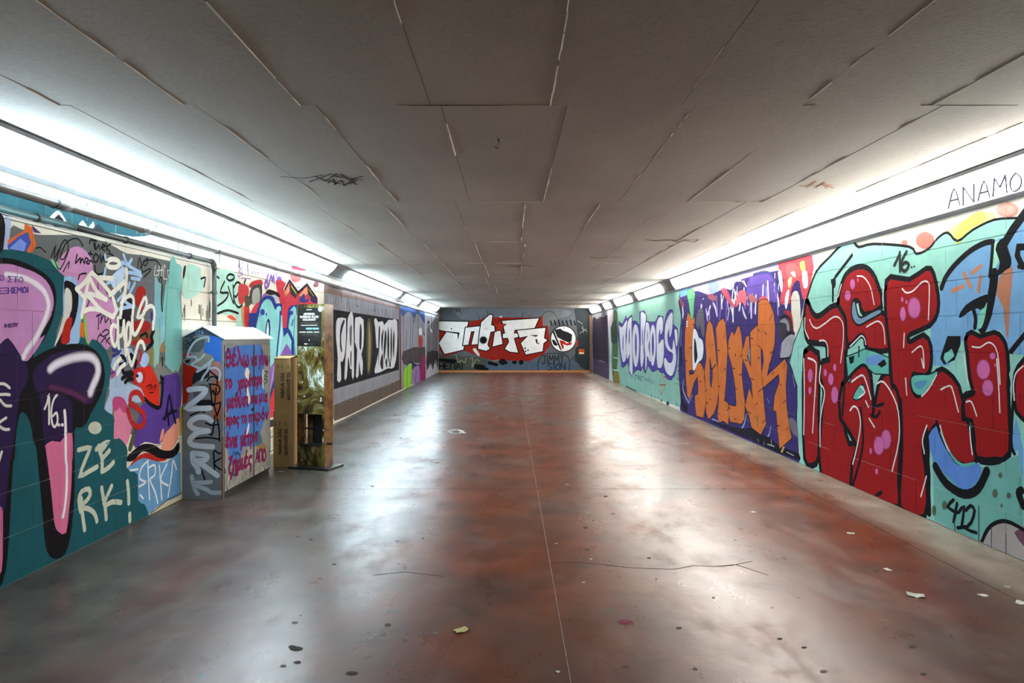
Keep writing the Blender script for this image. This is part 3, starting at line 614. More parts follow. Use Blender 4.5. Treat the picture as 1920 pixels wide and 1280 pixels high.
a.fill('285,520 300,430 360,415 430,450 450,560 370,700 300,705', '#c4484c', 3).fill('380,760 450,730 470,1060 390,1060', '#c53a44', 2)
a.fill('460,470 470,410 530,368 640,355 645,440', '#b83a42', 3).fill('455,600 490,470 560,430 645,430 635,660 560,720 480,710', '#4b4b4c', 2).fill('500,700 510,520 600,480 615,660 560,715', '#a9ada6', 3)
a.fill('390,600 450,600 480,720 400,760', '#5d5a48', 2)
a.fill('860,355 1000,395 980,560 960,720 1080,700 1075,1080 960,1080 930,760 900,640 870,480', '#c7414f', 2)
a.fill('700,560 740,500 830,520 900,560 915,620 860,600 760,580', '#2b2226', 3).fill('780,600 840,580 900,640 860,740 820,690', '#b9c3d8', 3)
a.fill('640,610 700,550 720,600 650,660', '#9a6ab0', 2)
a.fill('965,620 1060,380 1190,560 1320,440 1480,640 1485,740 960,740', '#c34655', 1)
a.fill('1000,490 1050,395 1060,530 1000,600', '#dd9a76', 1).fill('1200,590 1315,455 1330,560 1260,620', '#dd9a76', 1).fill('1060,400 1180,560 1150,640 1070,560', '#3a3a34', 1).fill('1330,450 1460,620 1400,650 1340,580', '#3a3a34', 1)
a.lines(12, '#c9c87a', '1085,450 1160,560', '1350,490 1420,590', sm=1)
a.stroke('975,500 1060,340 1190,520 1325,400 1490,640', 16, '#e9e6e6', 1).stroke('990,500 1060,365 1190,548 1322,424 1470,640', 26, '#27232e', 1)
a.fill('1210,640 1280,560 1300,660 1340,620 1330,690 1220,690', '#3c4488', 3).fill('1370,640 1430,600 1475,660 1470,710 1400,690', '#3a3566', 3)
a.fill('1075,270 1230,290 1210,370 1110,380', '#c96a6a', 3).fill('1090,150 1250,170 1300,220 1120,200', '#a83a52', 2).fill('1420,450 1440,380 1500,400 1480,460', '#7d4f55', 3)
a.done()
a = AL('graffiti_letter', 'LE', 'aqua letters with navy outline and spots beside the cabinet')
a.fill('430,1300 470,900 500,800 560,710 620,690 560,830 530,1040', '#c7414f', 2)
a.fill('520,1320 540,1000 560,840 600,740 650,630 740,585 820,620 862,715 945,705 945,820 930,1060 1010,1085 1040,780 1150,735 1180,760 1180,1320 L6: 800,560 700,640 560,690 470,690 480,420', '#30408f', 2)
a.fill('575,1320 585,1030 602,870 640,720 720,642 790,680 842,810 872,760 932,765 912,1000 895,1320', '#8ed0d3', 2)
a.fill('1060,1100 1065,850 1090,790 1160,780 1160,1320 1120,1300 1100,1150', '#8ed0d3', 2).fill('900,1320 925,1100 955,1080 965,1220 1000,1150 1050,1150 1100,1250 1110,1320', '#86d8d4', 2)
a.fill('690,1160 720,1000 745,940 765,1000 760,1180', '#263a7d', 2).fill('705,1150 730,1030 745,990 750,1160', '#dfeef0', 2)
a.dots('#34499c', (652, 840, 36, 48), (622, 915, 18, 30), (655, 945, 12, 36), (683, 945, 12, 34), (710, 875, 10, 28), (1092, 850, 22, 34), (1075, 920, 10, 22), (1102, 930, 9, 26))
a.crop('LF').fill('840,20 1400,0 1400,500 1300,600 1140,560 1085,620 840,640', '#8ed0d3', 1)
a.fill('840,-20 960,-20 930,120 890,400 850,640 820,640', '#30408f', 1).fill('1225,-40 1290,-40 1290,100 1275,165 1235,150', '#c7414f', 1)
a.fill('1030,240 1040,120 1060,50 1085,70 1085,240', '#22306c', 2).fill('1042,230 1052,130 1066,80 1072,235', '#dfeef0', 2)
a.fill('1290,-40 1340,-40 1310,60 1300,150 1330,200 1360,280 1370,480 1330,480 1335,300 1290,205 1245,260 1235,150 1280,150', '#30408f', 1)
a.stroke('1205,-30 1200,120 1180,300 1165,480', 26, '#30408f', 2).stroke('1222,150 1210,300 1190,470', 12, '#cfe6ee', 1)
a.fill('1180,520 1230,420 1280,335 1320,400 1345,470 1345,520', '#8a63b4', 1).stroke('1355,60 1340,120', 18, '#34499c', 1).stroke('1372,20 1368,100 1360,260 1380,470', 12, '#2c3a86', 1)
a.fill('1080,620 1140,540 1145,700 1110,830 1080,880', '#8a67b6', 1).fill('1080,880 1110,830 1145,700 1145,840 1100,1010 1080,1010', '#39407f', 1).fill('1080,1010 1130,850 1165,860 1160,1120 1120,1190 1080,1190', '#cf3c4e', 1).stroke('1140,560 1110,750 1085,900', 8, '#c9c4e2', 1)
a.crop('LE').fill('L6: 622,700 660,690 660,735 625,745', '#3d3b44', 1)
a.lines(6, '#3c3a36', 'L6: 630,760 628,930', 'L6: 642,750 640,920', 'L6: 622,810 660,795', 'L6: 622,900 660,880', sm=1)
a.done()
# ---- black panel with white letters
a = AL('paint_patch', 'LP', 'lavender grey ground with a black panel and brown edges')
a.fill('-40,-60 760,140 760,1000 200,1275 -40,1330', '#7d6b68', 1).fill('-40,45 715,212 715,920 60,1170 -40,1200', '#85868f', 1)
a.fill('60,1170 200,1110 390,1040 560,985 712,915 720,1015 200,1275 60,1330', '#5f554f', 1).fill('712,212 752,175 757,1000 715,1020', '#6b3f37', 1)
for i in range(26):
    rj = random.Random(i); x = 10+27*i; y = 70+.215*x; l = rj.uniform(60, 170)
    a.stroke([(x, y), (x+2, y+l)], rj.uniform(3, 9), rj.choice(['#a9aec2', '#9aa1ba', '#767a90', '#b4b8c8']), 1)
a.fill('50,213 705,315 708,815 55,1012', '#1d1c22', 1)
a.lines(5, '#3b3338', '75,90 60,180', '130,30 135,150', '190,60 200,150 230,270', '290,80 280,170 300,180', '465,130 455,210 470,225 478,150', '580,190 582,255'); a.done()
PL = '#c3c4cc'
for lab, polys, holes in (
    ('white letter P on the black panel', ['78,370 95,300 165,300 178,330 176,540 160,690 135,740 122,735 130,915 88,922 96,700 78,500'], ['118,420 150,320 165,330 145,400 128,500 140,640 118,590']),
    ('white letter A on the black panel', ['195,310 222,245 250,285 258,870 236,880 235,810 218,805 208,720 198,700 186,890 160,895 180,600 192,420'], ['215,400 235,380 232,560 218,560', '222,640 232,640 230,780 222,760']),
    ('white letter R on the black panel', ['268,330 282,292 352,315 352,570 332,660 347,740 340,862 325,852 306,720 304,870 276,880 290,620 266,540'], ['318,360 335,420 330,600 312,590']),
    ('olive blade shape between the white letters', [], []),
    ('jagged white letter group on the black panel', ['458,320 480,300 500,340 545,330 560,370 600,320 640,320 690,330 688,620 660,790 600,800 540,830 468,852 470,790 492,690 480,560 470,400'], ['505,400 520,420 505,700 515,800 500,700', '545,420 552,430 540,640 530,500', '570,420 585,500 560,720 555,600', '600,380 612,560 600,760 590,560', '632,380 640,560 630,740 622,560', '655,420 665,520 652,700 645,560', '478,610 500,600 495,680 480,640', '520,740 545,650 550,800 530,800', '570,740 585,700 590,800', '618,690 626,780 610,780'])):
    a = AL('graffiti_letter', 'LP', lab)
    for p in polys: a.fill(p, PL, 2)
    for p in holes: a.fill(p, '#232228', 3)
    if not polys: a.fill('405,300 435,350 442,600 422,820 405,862 388,820 380,600 385,380', '#4f4838', 3).fill('405,340 420,420 424,600 412,800 400,820 402,560', '#8d825c', 3)
    if 'letter A' in lab: a.stroke('225,300 228,560', 10, '#8f93a3')
    a.done()
# ---- far end of the left wall
a = AL('graffiti_letter', 'LQ', 'silver letters with lime green and purple drips')
a.fill('75,90 410,170 412,1075 90,1195', '#8c8d9b', 1).fill('80,95 250,130 400,180 400,330 330,220 290,200 250,260 230,220 200,180 160,180 100,240', '#3c5688', 2)
a.fill('110,700 400,640 405,860 330,860 230,850 120,880', '#4c464b', 2).fill('115,950 150,900 200,830 300,880 400,860 410,1000 300,940 210,980', '#2b2c4e', 2)
a.fill('115,960 160,900 225,860 225,1130 120,1190', '#86b53f', 2).fill('235,950 280,900 330,900 330,1100 240,1130', '#8d6d9e', 2).fill('340,960 360,800 405,740 410,1075 345,1100', '#8a2a63', 2)
a.lines(10, '#1e1d26', '120,240 115,1180', '210,230 205,860', '245,260 240,400 230,900', '275,220 255,300', '315,230 315,600', '370,220 375,420 395,480', '155,420 150,640', '165,960 160,1160', '230,900 220,1130', '285,960 275,1110', '335,930 335,1100')
a.dot(342, 440, 22, 55, '#c9cbd0').dot(342, 570, 30, 90, '#9c3f3c'); a.done()
a = AL('graffiti_letter', 'LQ', 'white letters with long black drips beside the end wall')
a.fill('400,180 600,225 590,1005 415,1065', '#a8aab4', 1).fill('425,420 480,340 600,260 592,900 540,850 500,900 470,860 430,920', '#6c6b74', 2).fill('425,720 590,700 590,880 540,800 510,960 480,840 430,960', '#383539', 2)
a.lines(14, '#24232a', '430,340 425,900', '490,250 485,380', '530,260 520,480 515,900', '555,320 550,820', '575,700 570,930', '460,520 455,860', '440,320 460,310', '490,720 480,900'); a.lines(12, '#d3d4d8', '412,260 418,600 412,900', '470,300 475,400 495,440', sm=2); a.done()

a = AL('graffiti_tag', 'L2', 'faint violet Greek writing on the pink part of the large letter')
a.text('ΧΙ ΣΤΟ', (-30, 670), (225, 690), 55, 7, '#7a5aa6').text('ΕΞΗΣΜΟΙ', (-10, 800), (280, 790), 55, 8, '#6a4aa0').text('ΙΗΣΟΥ', (40, 1140), (175, 1130), 35, 6, '#6a4a86'); a.done()
a = AL('paint_drip', 'L1', 'dark drips on the bare blocks under the strip lights')
rj = random.Random(77)
for k in range(26):
    x = rj.uniform(180, 1900); y = 480+.33*x+rj.uniform(20, 40); a.stroke([(x, y), (x+1, y+rj.uniform(25, 130))], rj.uniform(3, 6), rj.choice(['#4a5358', '#3c4448', '#6a7072', '#85837c']), 1)
a.crop('L5')
for k in range(14):
    x = rj.uniform(120, 430); y = rj.uniform(640, 760); a.stroke([(x, y), (x+1, y+rj.uniform(40, 160))], rj.uniform(3, 7), rj.choice(['#8f8a80', '#6d6a62', '#a7a196']), 1)
a.done()
# ================================================================== paint on the right wall
LIMR = [(1, .004, True), (1, TOPR-.012, False), (0, 2.0, True), (0, YB-.16, False)]
def AR(name, crop, label=None): return Art(name, SR, wall_r, crop, label, LIMR)
# ---- far end
a = AR('paint_patch', 'R1', 'sea green ground with darker green patch at the far end')
a.fill('250,40 1040,-160 1040,1190 R1: 240,900 235,500', '#8cb3a6', 1).fill('285,170 335,150 342,640 300,925 275,880 280,500', '#56704f', 2).fill('250,330 320,230 330,480 260,460', '#3d4f45', 2)
a.fill('300,790 345,790 362,935 300,915', '#8d7a3f', 2).stroke('290,640 340,650', 5, '#9fc4ae', 1).stroke('288,772 345,785', 6, '#a9cdb9', 1)
a.fill('50,140 250,90 250,890 50,850', '#8f8d94', 1).fill('68,215 110,225 150,195 190,200 225,180 232,430 240,720 200,690 140,665 68,650', '#3f3548', 2).fill('68,650 240,710 245,890 68,845', '#5a4a62', 1)
a.lines(7, '#241d2c', '85,220 88,320', '110,225 108,380', '140,215 138,300', '170,200 172,300', '200,200 205,330'); a.lines(5, '#5a2c6c', '75,230 70,640', '225,190 232,700')
a.fill('228,120 245,120 262,330 270,540 262,640 288,905 245,890 256,640 240,400', '#c3c9c6', 2).fill('245,130 285,110 285,240 250,330', '#c9b3bd', 2)
a.lines(6, '#2e4a44', '370,890 380,940', '430,950 480,980 540,1005', '700,1050 715,1085', '745,1070 740,1100', '775,1080 782,1110', '870,1130 900,1150', '975,1130 990,1165'); a.dot(815, 1110, 10, 14, '#6b6a2c').dot(885, 1140, 14, 22, '#33305c'); a.done()
a = AR('graffiti_tag', 'R1', 'thin dark writing and an orange diamond below the white frogs lettering')
a.text('STREET MAFIA X', (525, 868), (738, 935), 42, 4, '#4b6c63')
a.lines(6, '#a8552f', '820,795 795,930 815,1045 835,940 820,795', '795,940 862,938', '862,850 850,1020', '840,855 870,850'); a.lines(6, '#8f3f5c', '985,790 1015,780 1015,860 990,870 985,790', '960,660 945,740 965,740 975,680 960,660', '960,800 1000,720')
a.lines(6, '#7fae5c', '955,925 1010,930', '985,930 990,1040'); a.done()
PW, PE, PF = '#d3d1d8', '#372f68', '#5a4a9c'
a = AR('graffiti_backing', 'R1', 'violet silhouette behind the white frogs lettering')  # violet paint in the outline of the whole word
a.fill('350,255 390,285 430,190 440,230 495,180 500,250 540,250 578,300 578,150 630,138 655,200 655,250 690,260 720,262 755,250 780,188 835,200 840,300 868,172 905,122 940,130 945,285 992,330 1000,500 988,700 962,830 920,882 880,870 840,800 800,792 780,760 720,792 670,720 640,812 610,740 590,782 560,760 520,792 490,832 465,800 450,690 400,742 380,730 360,560 345,400', PF, 1, PE, 9); a.done()
for p, hole in (('355,290 385,312 430,240 440,250 425,400 430,640 400,692 385,650 370,560 360,400', '395,400 402,420 400,560 392,540'), ('447,262 490,200 490,330 502,800 480,812 465,760 470,600 445,660 430,560 440,400', '462,330 470,340 468,480 458,470'),
    ('535,275 562,330 573,500 565,660 540,745 515,700 500,560 500,400 512,310', '535,370 545,420 546,560 538,640 528,560 527,430'), ('590,165 625,155 648,200 632,330 625,400 620,560 625,640 602,752 585,650 590,450', '605,340 612,350 612,500 604,480'),
    ('650,258 680,280 692,420 675,520 700,660 685,682 660,620 655,720 640,785 640,640 630,500 640,350', '662,330 668,400 660,470'), ('722,280 748,340 755,500 748,640 722,735 697,660 690,500 697,350', '723,365 733,430 733,560 722,630 712,560 712,430'),
    ('760,300 790,205 828,212 832,340 806,390 800,330 785,420 790,600 806,590 800,520 785,500 836,440 842,600 826,720 800,757 770,720 763,500', None), ('858,290 900,180 938,158 932,340 906,420 897,330 882,400 890,490 932,555 948,440 972,560 976,680 950,800 920,842 870,800 842,700 856,640 890,692 930,690 942,600 890,562 855,480', None), ('960,335 986,350 992,470 976,522 965,430', None)):
    a = AR('graffiti_letter', 'R1'); a.fill(p, PW, 3, PE, 10)
    if hole: a.fill(hole, PF, 3)
    a.done()
# ---- orange letters on purple
a = AR('paint_patch', 'R2', 'deep purple ground brushed with lavender behind the orange letters')
a.fill('R1: 1040,-160 R2: 25,255 20,400 45,620 20,900 15,1280 R3: 40,720 30,800 PX: 1276,770 1500,875 1512,868 R5: 660,1130 640,700 650,330 560,60 R4: 620,980 700,820 760,520 830,330 850,140 830,0 450,60 R2: 480,110 100,230', '#42346f', 1)
a.fill('R2: 20,265 200,210 480,120 960,-30 R4: 440,70 460,170 300,200 180,220 70,260 R2: 700,180 650,280 560,260 480,300 380,340 250,290 160,300 40,370', '#b3a9cf', 1)
a.fill('R2: 30,290 100,250 170,250 120,330 60,360 35,350', '#6d9cc8', 2).fill('R2: 370,200 460,170 500,230 480,290 400,330', '#8fa0d2', 2)
a.fill('R4: 100,260 250,200 330,195 390,260 430,360 450,480 400,560 300,500 200,520 100,500 60,420', '#6d55a8', 2)
rj = random.Random(5)
for i in range(46):
    x = rj.uniform(1310, 1465); y = 508+(1465-x)*.27+rj.uniform(0, 50); l = rj.uniform(10, 40)
    a.stroke('PX: %.1f,%.1f %.1f,%.1f' % (x, y, x+rj.uniform(-4, 4), y+l), rj.uniform(10, 26), rj.choice(['#a592d0', '#ddd6ea', '#efeaf2', '#8f6cc0', '#7a5cb4', '#cfc3e2']), 1)
a.fill('R2: 530,290 560,255 610,300 650,400 700,480 650,470 600,400', '#c2566a', 3).fill('R2: 700,480 730,310 800,280 830,330 820,470 770,420', '#cf6c7a', 3).fill('R2: 360,340 430,330 480,400 400,400', '#9a5a6c', 3).fill('R2: 20,360 60,420 90,470 60,480', '#9a4a55', 2).fill('R4: 210,520 260,475 310,500 330,540 240,540', '#d4636f', 2)
a.fill('R2: 850,340 900,330 960,390 960,420 880,420', '#b36b72', 3)
a.lines(26, '#cfcbe0', 'R2: 640,480 660,540 675,640', 'R2: 780,480 800,560 830,620', 'R2: 430,430 460,500 475,600', 'R2: 60,480 70,560 50,700', 'R2: 640,180 690,160 780,160 830,240', taper=.6)
a.stroke('R4: 60,270 0,290', 14, '#5b4a86').stroke('R4: 150,225 270,195 350,215 420,330 450,480', 22, '#4a4a86')
a.stroke('R2: 20,420 60,640 40,760', 26, '#3a3440').stroke('R2: 40,980 50,1150', 40, '#252029').stroke('R3: 60,560 60,740 110,800', 50, '#2a1f26')
a.lines(16, '#9fa3c4', 'R2: 50,760 40,950', 'R3: 80,460 65,560 100,660 140,740', 'R3: 135,740 180,640', 'R3: 830,870 800,1000 740,1090', 'R3: 500,960 420,930', 'R5: 340,780 320,880 280,920', 'R5: 590,200 610,330', 'R5: 300,470 320,520', taper=.5)
a.fill('R5: -10,820 120,800 225,880 300,900 420,1000 660,1100 690,1180 400,1080 -10,880', '#221c26', 1); a.fill('R3: 360,940 500,980 640,1020 900,1060 960,1210 700,1100 400,960', '#2a2330', 1)
a.lines(7, '#b9b4bd', 'R5: 190,930 200,960', 'R5: 260,960 262,1000', 'R5: 300,990 380,1015', 'R5: 345,940 345,1000', 'R5: 520,1080 600,1120', 'R5: 560,780 650,800', 'R5: 600,860 640,900', sm=1)
a.fill('R5: 480,1010 500,1020 470,1090 450,1080', '#b39a6c', 1)
a.fill('R5: 540,700 600,700 650,780 660,900 600,880 560,800', '#77707c', 2); a.done()
a = AR('paint_patch', 'R4', 'red, cream and grey brushed paint between the orange and red letters')
a.fill('440,60 850,-10 835,300 800,480 740,520 700,300 640,320 600,420 590,560 480,580 470,500 510,280', '#c95560', 2)
a.fill('540,120 620,90 700,150 720,200 680,280 600,260 550,240', '#d9686c', 3).fill('705,80 760,60 770,200 720,170', '#e8d26c', 2).fill('730,200 790,180 800,360 750,380', '#ece6df', 2).fill('590,200 640,180 650,260', '#efe9ea', 2)
a.fill('560,280 610,250 600,340 570,380', '#e8d9a8', 2).fill('440,200 480,180 500,340 480,440', '#d9d3e2', 2).fill('540,440 580,400 560,560 540,640 520,560', '#dfe0ea', 2)
a.fill('600,500 650,415 700,480 712,800 650,925 615,800', '#d6d0c2', 2).fill('510,660 590,660 620,760 630,920 600,860 560,720', '#9c3236', 2)
a.fill('455,770 520,730 590,800 605,900 550,960 460,1000', '#3f3b45', 2).fill('460,790 520,745 570,800 580,900 550,880 540,810', '#8f8d92', 2).fill('490,1040 560,960 640,940 640,1060 580,1200 470,1220 480,1120', '#a09ea4', 2)
a.lines(20, '#1f1b22', '460,745 530,715 590,760 620,900', '540,950 590,915 640,940', '460,1230 590,1220', taper=.4); a.lines(4, '#4c4a50', '550,1000 540,1080', '590,980 585,1060', '610,1000 600,1080', sm=1); a.done()
OR, OE = '#c8733c', '#241820'
for lab, p in (('orange carrot shaped letter S', 'R2: 130,545 160,600 180,640 205,600 210,650 195,760 182,900 178,1100 190,1235 R3: 140,350 150,402 200,390 240,280 270,250 300,290 325,360 320,430 335,520 345,660 340,780 310,912 230,890 215,760 215,650 250,630 255,560 245,415 200,500 160,650 145,692 120,640 105,460 100,250 90,130 R2: 90,1000 95,780 115,620'),
    ('orange letter O', 'R2: 385,640 420,700 445,850 470,1100 R3: 470,230 490,330 497,560 480,750 440,860 378,932 350,860 345,700 335,500 330,350 350,200 R2: 340,900 345,800 360,700'),
    ('orange letter U', 'R2: 465,740 500,660 550,620 578,680 592,850 602,1000 R3: 602,130 592,320 580,560 565,710 610,740 622,880 610,997 555,950 505,972 485,900 500,700 492,330 480,100'),
    ('orange letter I', 'R2: 620,880 650,790 668,780 680,830 740,700 770,820 785,1000 R3: 785,200 775,400 790,560 812,750 806,930 770,987 640,962 625,900 620,760 690,780 712,762 700,560 660,300 612,130 R2: 612,950'),
    ('orange letter N', 'R2: 798,960 830,840 860,828 868,940 850,1030 838,1080 885,1210 880,785 960,705 R4: 195,835 200,1050 235,1090 238,1280 R5: 232,150 245,300 265,560 285,760 225,880 120,800 95,680 45,550 95,352 135,480 120,280 60,120 25,30 8,-60'),
    ('orange letter K', 'R4: 205,560 240,525 300,520 350,580 390,690 408,850 402,1050 380,1150 350,1270 R5: 325,60 295,212 500,18 527,90 510,330 520,560 545,760 577,920 440,1042 415,800 400,612 368,608 385,440 440,270 430,188 255,342 238,180 262,20 R4: 272,1250 260,1130 200,1060 202,800')):
    a = AR('graffiti_letter', 'R2', lab); a.fill(p, OR, 1, OE, 11)
    if lab.endswith('O'): a.fill('R3: 390,200 415,320 425,380 408,552 393,480 393,330', '#42346f', 2, OE, 8)
    if lab.endswith('N'): a.fill('R2: 870,960 850,1050 875,1150', '#8d8a96', 2, OE, 6)
    a.done()
a = AR('graffiti_marks', 'R2', 'short black hatch marks on the orange letters')
a.lines(7, OE, *['%s: %d,%d %d,%d' % t for t in (('R2', 105, 700, 92, 740), ('R2', 190, 690, 205, 700), ('R2', 155, 975, 175, 968), ('R2', 105, 1130, 118, 1128), ('R2', 420, 930, 425, 950), ('R2', 490, 1000, 510, 1005), ('R2', 560, 850, 575, 800), ('R2', 620, 970, 640, 985), ('R2', 690, 1070, 705, 1050), ('R2', 755, 1085, 780, 1050), ('R2', 740, 800, 745, 770), ('R3', 340, 600, 362, 575), ('R3', 395, 690, 405, 705), ('R3', 350, 735, 370, 735), ('R3', 560, 345, 580, 320), ('R3', 670, 322, 695, 325), ('R3', 745, 398, 780, 398), ('R3', 705, 565, 720, 570), ('R3', 690, 932, 705, 928), ('R3', 625, 790, 645, 808), ('R3', 620, 800, 600, 830), ('R3', 500, 870, 510, 875), ('R3', 500, 538, 515, 540), ('R3', 270, 480, 285, 480), ('R4', 275, 905, 305, 940), ('R4', 210, 880, 230, 910), ('R4', 335, 780, 375, 700), ('R4', 120, 985, 145, 990), ('R4', 345, 1168, 390, 1140), ('R4', 200, 1230, 220, 1215), ('R4', 45, 1245, 70, 1250), ('R5', 165, 545, 188, 518), ('R5', 75, 615, 112, 638), ('R5', 355, 195, 378, 170), ('R5', 440, 300, 460, 318), ('R5', 480, 520, 512, 488), ('R5', 245, 745, 275, 712), ('R5', 405, 775, 445, 780), ('R5', 520, 830, 540, 790), ('R5', 200, 390, 250, 350), ('R5', 485, 130, 500, 60), ('R5', 110, 240, 145, 255))], sm=1)
a.lines(9, OE, 'R3: 400,325 425,325 465,275', sm=1).dot(0, 0, .1, .1, OE); a.prims.pop(); a.lines(8, '#4c6b3a', 'R5: 185,640 188,780', 'R5: 165,670 185,720', 'R5: 205,660 190,720', 'R5: 180,740 195,790', sm=1); a.done()
a = AR('paint_patch', 'R2', 'green carrot top and a white leaf shape beside the orange letters')
a.fill('115,310 150,270 165,258 200,290 215,330 200,450 197,570 180,632 160,590 140,440', '#6fb083', 2, '#2c4a3a', 5).stroke('180,560 180,300', 4, '#3f7a58', 1)
a.fill('225,680 240,560 275,500 310,520 325,640 325,820 300,830 270,700 255,760', '#66636c', 3)
a.fill('195,755 232,770 262,850 300,880 316,980 300,1100 252,1150 212,1235 190,1225 183,1000', '#dcdde2', 3, OE, 9).fill('205,860 225,900 235,980 245,1080 215,1160 203,1050', '#2c1f22', 3)
a.lines(7, '#dddde0', '112,660 128,655', '112,685 128,682', '112,712 128,710', '310,390 320,380', sm=1); a.done()
# ---- red letters on turquoise and blue
TQ, TB, BL, RD = '#93c6ba', '#66b0a3', '#78a4cb', '#9a1a1e'
K2 = '#16161c'
a = AR('paint_patch', 'Z3', 'turquoise and sky blue ground behind the red letters')
a.fill('PX: 1960,700 1960,1075 1915,1052 1742,974 1542,888 1498,868 R5: 680,1150 655,900 640,700 645,330 560,60 Z3: 0,1130 30,1000 80,880 130,650 190,490 290,380 380,290 450,270 490,312 600,290 850,310 900,360 990,320 1050,250 1120,210 1190,270 1300,190 1450,120 1600,105 1700,95', TQ, 1)
a.fill('1075,600 1150,460 1260,350 1440,270 1560,230 1700,40 1700,1080 1560,1060 1500,900 1300,900 1200,1000 1130,1150 1010,1150 1000,1000 1000,800 1050,700', BL, 1)
a.fill('1440,280 1500,260 1480,420 1420,520', '#a6d9c4', 1)
a.fill('Z4: 820,640 1100,720 1341,640 1341,1260 830,1020', '#74aba2', 1).fill('Z4: 1250,640 1310,620 1341,800 1341,620 1300,430', '#6f9fc8', 1)
a.fill('1120,210 1180,150 1300,90 1420,65 1445,110 1300,185 1190,272', '#b9c48c', 3).stroke('1195,250 1230,185 1300,125 1360,100', 40, '#d9dc6c', soft=20)
a.dot(960, 262, 72, 66, '#dd7a70', .25).dot(815, 280, 24, 24, '#dd7a70', .4).dot(1540, 50, 90, 60, '#e09a90', .5)
a.stroke('130,660 190,490 290,380 380,290 450,272 490,312 600,290 850,310 900,360 990,322 1050,250 1120,210 1190,270 1300,190 1450,120 1600,108 1700,100', 15, K2)
a.stroke('130,650 80,880 30,1000 5,1130 R5: 570,100 640,330 642,560 630,680', 7, K2, 1)
a.stroke('310,690 310,560 330,520 430,390 445,370', 20, K2, 1).fill('295,540 330,545 325,600 305,590', K2, 2); a.done()
a = AR('graffiti_shapes', 'Z3', 'black arrow shapes and brown brush marks on sky blue')
a.stroke('1078,600 1110,520 1180,430 1280,340 1380,285 1440,275', 36, K2).stroke('1440,275 1432,400 1418,520', 26, K2).stroke('1450,500 1440,600 1405,780 1365,885', 70, K2, 2)
a.fill('1490,260 1560,240 1540,300 1570,390 1562,460 1500,500 1468,505 1490,420 1458,330', K2, 2).stroke('1690,40 1580,190 1520,290', 62, K2, 1)
a.fill('1198,800 1250,720 1350,662 1415,650 1410,740 1375,765 1330,745 1270,770 1220,808', K2, 2).stroke('1305,760 1318,820 1312,880', 30, K2)
a.fill('1345,770 1380,740 1400,700 1385,800 1360,880 1330,880', '#7fc4b0', 2)
a.fill('1078,1060 1120,940 1212,940 1212,1000 1170,1110 1095,1142 1068,1100', K2, 1).fill('1098,1065 1150,1030 1168,1080 1112,1132 1092,1100', '#7fc0b4', 1)
a.stroke('1690,310 1622,312 1612,370 1650,450', 42, K2, 1).stroke('1625,450 1690,420', 30, K2, 1).stroke('1690,900 1570,1048', 36, K2, 1)
a.fill('1490,520 1560,458 1582,480 1562,700 1552,920 1535,942 1512,740 1468,650', '#b07a62', 2)
a.lines(26, '#bd8368', '1155,622 1230,590', '1235,498 1258,545 1282,592', '1292,495 1355,448', '1352,520 1338,622', sm=1); a.done()
def red(lab, p, sm=2):
    a = AR('graffiti_letter', 'Z4', lab); a.fill(p, RD, sm, K2, 46); a.done()
red('narrow red bar with pink dots', '95,72 150,75 166,120 162,400 166,640 130,692 95,660 88,400')
red('red letter with a hooked top left arm', 'R6: 88,575 130,680 200,760 290,715 370,650 450,620 510,650 545,740 558,900 548,1100 532,1290 Z4: 322,240 300,420 340,600 400,600 420,800 360,822 190,747 188,500 207,290 185,200 195,130 235,120 232,60 R6: 345,1240 340,1080 300,1020 200,1010 110,990 80,900 72,720')
red('red letter S with a grey blue opening', 'R6: 480,560 500,420 540,290 600,210 700,160 800,170 870,240 920,350 972,580 780,667 740,560 690,500 640,520 620,620 640,740 690,822 750,812 870,725 960,692 1040,760 1080,860 1092,1092 830,1092 800,980 750,918 700,940 590,1042 575,850 560,720 520,640')
red('lower red letter with two rounded lobes', '310,260 380,170 430,140 460,190 472,330 482,440 520,250 560,195 600,230 630,380 642,600 642,932 360,822 400,600 300,430')
red('tall red letter E with a pink dot', 'Z3: 690,620 720,540 850,560 970,480 1012,510 1042,650 1042,760 990,850 850,912 830,970 860,1000 950,950 992,1020 992,1150 960,1202 880,1190 Z4: 700,200 690,250 720,320 770,310 850,182 900,185 965,262 1005,430 1062,672 960,692 880,560 850,460 800,515 780,620 792,760 770,985 642,935 645,600 640,330 605,240 Z3: 735,1260 718,1000 700,860')
red('red block letter over the black number 412', 'Z3: 1258,970 1290,930 1350,960 1450,930 1502,970 1532,1060 1542,1280 Z4: 1242,200 1252,450 1252,640 1180,657 1080,652 1070,560 1052,440 1005,430 1012,330 1062,310 1042,200 1030,80')
red('red letter cut off at the right end', '1400,100 1320,150 1298,230 1300,360 1330,420 1400,440')
a = AR('graffiti_fill', 'Z4', 'turquoise and blue openings between the red letters')
a.fill('342,235 328,90 400,62 430,45 490,60 570,95 572,185 490,182 430,132 370,165', TB, 1, K2, 10).fill('445,90 520,75 545,110 520,135 450,130', '#6c93c8', 2).fill('342,90 375,80 370,120 350,130', K2, 1).stroke('400,30 400,85', 10, K2, 1).fill('505,130 545,100 560,130 530,150', K2, 1)
a.fill('368,325 400,258 432,258 412,322', TB, 2, K2, 10)
a.fill('702,205 760,192 800,192 850,172 828,215 762,302 712,282', TB, 3, K2, 16).fill('715,240 770,220 790,230 750,275', '#5a8fb0', 3)
a.fill('R6: 640,555 662,560 690,700 740,750 860,685 962,645 967,682 820,762 720,817 660,780 628,680', '#7793a8', 2, K2, 18)
a.fill('800,540 845,482 872,522 922,642 982,702 1062,690 1098,720 1082,792 1010,852 940,802 842,702 815,640', '#6389cc', 2).stroke('838,715 900,812 1000,872 1080,842 1132,740', 44, K2)
